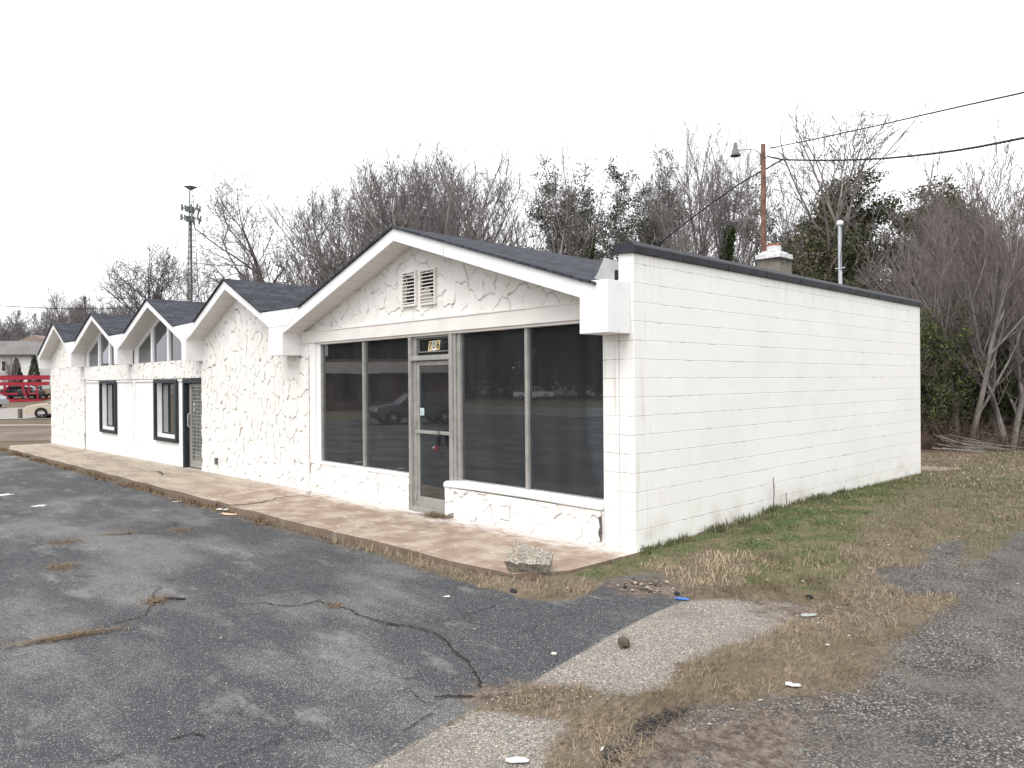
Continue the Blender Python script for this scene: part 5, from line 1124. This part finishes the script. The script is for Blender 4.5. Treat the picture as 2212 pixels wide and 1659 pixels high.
# ------------------------------------------------------------------ vehicles
def mk_paint(n,c): return simple(n,c,.28,.03,3,spec=.6)
TYRE=simple('tyre_rubber',(.02,.02,.02),.8);RIM=simple('alloy_rim',(.42,.43,.45),.35,.1,10,metal=.6);CGL=simple('car_glass',(.015,.018,.022),.08,spec=.8)
def car(name,paint,L=4.6,Wd=1.78,kind='sedan'):
    r=empty(name)
    if kind=='sedan':
        low=[(-2.3,.30),(-2.32,.55),(-2.25,.80),(-1.75,.90),(-1.0,.98),(0,1.0),(1.3,1.0),(2.15,.97),(2.3,.75),(2.28,.32)]
        cab=[(-1.1,.97),(-.35,1.40),(.1,1.46),(.8,1.44),(1.3,1.30),(1.85,.97)]
    elif kind=='suv':
        low=[(-2.35,.35),(-2.38,.7),(-2.28,.95),(-1.6,1.05),(-.95,1.12),(0,1.13),(1.6,1.13),(2.2,1.1),(2.32,.8),(2.28,.38)]
        cab=[(-1.05,1.10),(-.4,1.62),(.1,1.70),(1.4,1.68),(1.95,1.55),(2.2,1.10)]
    else:
        low=[(-2.75,.42),(-2.78,.75),(-2.72,1.05),(-1.9,1.14),(-1.35,1.18),(0,1.18),(.75,1.18),(2.7,1.18),(2.78,.8),(2.75,.5)]
        cab=[(-1.35,1.15),(-.75,1.72),(-.3,1.80),(.5,1.80),(.72,1.72),(.8,1.15)]
    hw=Wd/2;ax=(low[0][0]*.62,low[-1][0]*.60)
    mb=MB()
    # body lofted across the width: sides tuck in at top and bottom
    def loft(prof,ins,flip=False):
        n=len(prof);rows=[(-hw,ins),(-hw*.97,ins*.35),(-hw*.5,0),(hw*.5,0),(hw*.97,ins*.35),(hw,ins)]
        vs=[];cxm=sum(p[0] for p in prof)/n
        zm=min(p[1] for p in prof)
        for y,i in rows:
            for x,z in prof: vs.append((x-(x-cxm)*i*.25,y*(1-(.10*(z-zm)/1.0 if z>zm+.4 else 0)),z-(z-zm)*i*.5))
        fs=[(a*n+j,a*n+(j+1)%n,(a+1)*n+(j+1)%n,(a+1)*n+j) for a in range(5) for j in range(n)]
        fs+=[tuple(range(n-1,-1,-1)),tuple(range(5*n,6*n))]
        return vs,fs
    v,f=loft(low,.12);mb.add(v,f)
    body=mb.build('body',paint,r,smooth=False,bevel=.03)
    # cabin: glasshouse and roof
    mb=MB();n=len(cab);vs=[];w1=hw*.93;w2=hw*.72;zt_=max(z for _,z in cab);zb_=cab[0][1]
    for s in (-1,1):
        for x,z in cab:
            t=(z-zb_)/(zt_-zb_);vs.append((x,s*(w1+(w2-w1)*t),z))
    fs=[(j,j+n,(j+1)+n,j+1) for j in range(n-1)]+[tuple(range(n)),tuple(range(2*n-1,n-1,-1))]
    mb.add(vs,fs);mb.build('window_glass',CGL,r,bevel=.02)
    mb=MB();t=[p for p in cab if p[1]>zt_-.12];
    vs=[(x,s*(w2+.02),z+.012) for s in (-1,1) for x,z in t]+[(x,s*(w2+.02),z-.03) for s in (-1,1) for x,z in t];m_=len(t)
    fs=[(j,j+1,j+1+m_,j+m_) for j in range(m_-1)]+[(2*m_+j,2*m_+j+m_,2*m_+j+1+m_,2*m_+j+1) for j in range(m_-1)]+[(j,j+2*m_,j+1+2*m_,j+1) for j in range(m_-1)]+[(j+m_,j+1+m_,j+1+3*m_,j+3*m_) for j in range(m_-1)]
    mb.add(vs,fs)
    for s in (-1,1):
        for (xa,za),(xb,zb_2) in ((cab[0],cab[1]),(cab[-1],cab[-2]),((cab[2][0]+.25,cab[0][1]),(cab[2][0]+.2,zt_))):
            ya=s*(w1+.01);yb=s*(w2+.02);mb.tube((xa,ya,za),(xb,yb,zb_2),.035,.03,5)
    mb.build('roof',paint,r,bevel=.01)
    R0=.33 if kind=='sedan' else .38
    for x in ax:
        for s in (-1,1):
            q=MB();y=s*(hw-.10)
            q.lathe([(R0*.62,-.10),(R0*.93,-.11),(R0,-.07),(R0,.07),(R0*.93,.11),(R0*.62,.10)],(x,y,R0),'y',22);w=q.build('wheel',TYRE,r,smooth=True)
            q=MB();q.lathe([(0,s*.075),(R0*.2,s*.09),(R0*.25,s*.06),(R0*.6,s*.06),(R0*.64,s*.10)],(x,y,R0),'y',20)
            for k_ in range(5):
                a=6.283*k_/5;q.tube((x,y+s*.085,R0),(x+R0*.58*math.cos(a),y+s*.085,R0+R0*.58*math.sin(a)),.035,.03,5)
            q.build('rim',RIM,w)
            q=MB();q.lathe([(R0*1.07,s*.115-.0),(R0*1.0,s*.118),(0.0,s*.05)],(x,y,R0+.02),'y',20);q.build('wheel_arch',DARK,r)
    for s in (-1,1):
        q=MB();x=low[1][0];q.box(x+.0,x+.16,s*hw*.62-.14,s*hw*.62+.14,low[2][1]-.22,low[2][1]-.06);q.build('headlight',simple('headlamp_lens',(.7,.72,.75),.15),r,bevel=.02)
        q=MB();x=low[-2][0];q.box(x-.12,x+.02,s*hw*.7-.12,s*hw*.7+.12,low[2][1]-.1,low[2][1]+.1);q.build('taillight',simple('tail_lens',(.25,.01,.01),.2),r,bevel=.02)
        q=MB();q.box(cab[0][0]+.25,cab[0][0]+.42,s*(hw+.02)-.08,s*(hw+.02)+.08,cab[0][1]+.02,cab[0][1]+.16);q.build('wing_mirror',paint,r,bevel=.02)
    q=MB();x=low[0][0];q.box(x-.015,x+.05,-hw*.5,hw*.5,low[0][1]+.1,low[0][1]+.3);q.build('grille',DARK,r)
    if kind=='pickup':
        q=MB();q.box(.95,2.65,-hw*.78,hw*.78,1.176,1.19);q.build('truck_bed',DARK,r)
    return r
def place(o,p,rz): o.location=(p[0],p[1],float(h(p[0],p[1])));o.rotation_euler=(0,0,rz)
tan=car('parked_car',mk_paint('champagne_paint',(.42,.36,.27)));p=at(152,47);place(tan,p,YAW+.35);tag(tan,'champagne sedan parked beyond the left end of the building, only its front showing','car')
sil=car('parked_car',mk_paint('silver_paint',(.42,.44,.47)));p=at(-58,60);place(sil,p,YAW+.1);tag(sil,'silver car whose end just shows at the left edge of the photo','car')
# wooden post on the verge
p=at(43,46);q=MB();q.tube((0,0,-.2),(0,0,.62),.13,.125,10);o=q.build('wooden_post',simple('grey_post_wood',(.13,.115,.10),.9));o.location=(p[0],p[1],float(h(p[0],p[1])));tag(o,'short grey wooden post on the verge left of the building','post')
# red car-hauler trailer with a dark car on it
TDp=74;tp=at(30,TDp);tz=float(h(tp[0],tp[1]));RED=simple('red_trailer_paint',(.30,.022,.04),.5,.15,4)
tr_=empty('car_trailer',(tp[0],tp[1],tz),YAW+.02);tag(tr_,'red steel car-hauler trailer with rails, parked beyond the road','trailer')
zr=lambda y:1.8+(833-y)/1599*TDp-tz
def rail(x0,x1,y0,y1,nm='rail',yy=(-1.25,-1.15)):
    q=MB();q.box(x0,x1,yy[0],yy[1],zr(y1),zr(y0));return q.build(nm,RED,tr_)
rail(-9,4.2,811,820);rail(-9,4.2,825,832.5,'rail');rail(-9,3.5,862,869,'deck_beam',(-1.27,-1.15));rail(-9,1.2,848,852)
rail(-9,4.2,811,820,'rail',(1.15,1.25));rail(-9,3.5,862,869,'deck_beam',(1.15,1.27))
q=MB();q.box(-9,3.5,-1.14,1.14,zr(868),zr(864));q.build('deck',simple('dark_deck_plate',(.05,.04,.04),.7),tr_)
for a,b in (((-.9,832),(-.2,866)),((-.15,832),(-.15,866)),((1.5,832),(2.2,866)),((2.2,832),(2.2,850)),((3.0,832),(3.1,866)),((1.7,832),(1.7,850)),((-3,832),(-3.2,866)),((-5.5,832),(-5,866)),((2.2,850),(3.1,850)),((.4,832),(-.3,848))):
    q=MB();q.tube((a[0],-1.2,zr(a[1])),(b[0],-1.2,zr(b[1])),.09,.09,6);q.build('strut',RED,tr_)
for x in (-6.5,-5.5,2.9):
    for s in (-1,1):
        q=MB();q.lathe([(.2,-.12),(.38,-.12),(.4,0),(.38,.12),(.2,.12)],(x,s*.95,.4),'y',16);q.build('wheel',TYRE,tr_)
for s in (-1,1):
    q=MB();q.box(-8.5,3.3,s*.6-.08,s*.6+.08,.35,zr(868));q.build('chassis_beam',RED,tr_)
dc=car('dark_car',mk_paint('black_green_paint',(.02,.026,.03)));dc.location=(tp[0]+RT[0]*.4,tp[1]+RT[1]*.4,tz+zr(864)+.01);dc.rotation_euler=(0,0,YAW-.05);tag(dc,'dark sedan riding on the red trailer','car')
dc2=car('grey_car',mk_paint('grey_car_paint',(.22,.24,.26)));dc2.location=(tp[0]-RT[0]*5,tp[1]-RT[1]*5,tz+zr(864)+.01);dc2.rotation_euler=(0,0,YAW);tag(dc2,'grey car on the left part of the red trailer, mostly outside the photo','car')
# road strip beyond the verge
def strip(d0,d1,z,mat,name,lab):
    V_=[];xs_=np.linspace(-500,160,30)
    for x in xs_:
        for d in np.linspace(d0,d1,6): p=at(x,d);V_.append((p[0],p[1],float(h(p[0],p[1]))+z))
    mb=MB();mb.add(V_,[(i*6+j,(i+1)*6+j,(i+1)*6+j+1,i*6+j+1) for i in range(29) for j in range(5)]);return tag(mb.build(name,mat),lab,'road',kind='structure')
strip(45,61,.03,simple('pale_road',(.27,.245,.225),.85,.12,.5),'road','pale road beyond the verge at the far left')
strip(38.5,39.3,.02,simple('pale_kerb_line',(.40,.34,.27),.85,.12,.5),'path','pale strip of gravel on the verge left of the building')
strip(28.5,36,.015,simple('brown_lane',(.15,.115,.09),.9,.3,.6),'lane','brown dusty lane beyond the end of the walkway')
# far house
HD=100;hp=at(40,HD);hz_=float(h(hp[0],hp[1]));zy=lambda y,D=HD,z=None:1.8+(833.2-y)/1599*D-(hz_ if z is None else z)
ho=empty('white_house',(hp[0],hp[1],hz_),YAW+.0);tag(ho,'white house with a pale grey roof behind the red trailer','house')
ux=lambda x,D=HD:(x-40)/1599*D
q=MB();q.box(ux(-90),ux(78),0,9,0,zy(767));q.build('wall',simple('white_siding',(.62,.63,.61),.7),ho)
q=MB();q.ex([(ux(-92),zy(767)),(ux(80),zy(767)),(ux(64),zy(737)),(ux(-92),zy(737))],-.6,5);q.build('roof',simple('pale_grey_roof',(.30,.285,.28),.85,.12,.8),ho)
q=MB();q.box(ux(-92),ux(80.5),-.65,-.6,zy(768.5),zy(766));q.box(ux(77.5),ux(79.5),-.1,0,0,zy(768));q.build('gutter',simple('dark_gutter',(.05,.05,.06),.6),ho)
for a,b in ((5,12),(-30,-18)):
    q=MB();q.box(ux(a),ux(b),-.03,0,zy(800),zy(780));q.build('window',CGL,ho)
hp2=at(66,118);z2=float(h(hp2[0],hp2[1]));hb=empty('tan_house',(hp2[0],hp2[1],z2),YAW);tag(hb,'tan gable-roofed house peeping over the white house roof','house')
u2=lambda x:(x-66)/1599*118;zq=lambda y:1.8+(833-y)/1599*118-z2
q=MB();q.box(u2(20),u2(130),0,8,0,zq(746));q.build('wall',simple('dark_house_wall',(.085,.095,.10),.8),hb)
q=MB();q.ex([(u2(15),zq(747)),(u2(135),zq(747)),(u2(78),zq(724))],-.5,8);q.build('roof',simple('tan_roof',(.25,.20,.17),.85),hb)
q=MB();q.box(u2(15),u2(135),-.56,-.5,zq(751),zq(747));q.build('eave',simple('blue_grey_eave',(.10,.13,.17),.7),hb)
# small trees by that house
put('multi','bare_tree',18,88,768,'small bare ornamental tree in front of the white house',rz=1)
for x,yt,lab in ((36,774,'clipped dark conical shrub by the white house, left one'),(74,768,'clipped dark conical shrub at the right corner of the white house')):
    p=at(x,90);zb=float(h(p[0],p[1]));H_=1.8+(833-yt)/1599*90-zb;r=np.random.default_rng(int(x));t=r.random(2600);a=r.random(2600)*6.28;rr_=.9*(1-t)**.7*(.7+.3*r.random(2600))
    V_,Fq=leaves(np.stack([rr_*np.cos(a),rr_*np.sin(a),t*H_],-1),.12,2600,.11,int(x));o=npmesh('conical_shrub',V_,Fq,PINEL);o.location=(p[0],p[1],zb);tag(o,lab,'shrub')
# reflected street side
for y0_,y1_,m_,n_,l_ in ((-31.5,-43,simple('worn_street',(.15,.147,.14),.9,.12,.4),'street','worn grey street in front of the lot'),(-30.9,-31.4,simple('pale_kerb',(.50,.48,.45),.9,.1,1),'kerb','pale kerb between lot and street'),(-43.1,-43.6,simple('pale_kerb_far',(.50,.48,.45),.9,.1,1),'kerb','pale kerb on the far side of the street')):
    xs_=np.linspace(-140,90,24);mb=MB();mb.add([(x,y,float(h(x,y))+.035) for x in xs_ for y in (y0_,(y0_+y1_)/2,y1_)],[(i*3+j,i*3+j+1,(i+1)*3+j+1,(i+1)*3+j) for i in range(23) for j in range(2)]);tag(mb.build(n_,m_),l_,n_,kind='structure')
pk=car('pickup_truck',mk_paint('white_paint',(.78,.78,.78)),kind='pickup',Wd=1.95);p=mir(1152,100);place(pk,p,-YAW+.15+math.pi);tag(pk,'white pickup truck on the street, seen as a reflection in the shop window','pickup truck')
sv=car('dark_suv',mk_paint('dark_suv_paint',(.035,.042,.05)),kind='suv',Wd=1.9);p=mir(893,40);place(sv,p,-YAW-.45);tag(sv,'dark sport utility car seen as a reflection in the shop door and left window','car')
bp=mir(690,62);zb=float(h(bp[0],bp[1]));sh=empty('red_brick_shop',(bp[0],bp[1],zb),-YAW+math.pi);tag(sh,'brown brick shop with pale canopy seen as a reflection in the left shop window','building')
q=MB();q.box(-11,5,0,8,0,4.2);q.build('wall',simple('brown_brick',(.16,.10,.08),.9,.2,2),sh)
q=MB();q.box(-11.2,5.2,-1.6,8.1,3.0,3.9);q.build('canopy',simple('pale_canopy',(.55,.52,.48),.7),sh)
q=MB()
for x in range(-9,4,3): q.box(x,x+1.8,-.04,0,.7,2.5)
q.build('window',CGL,sh)
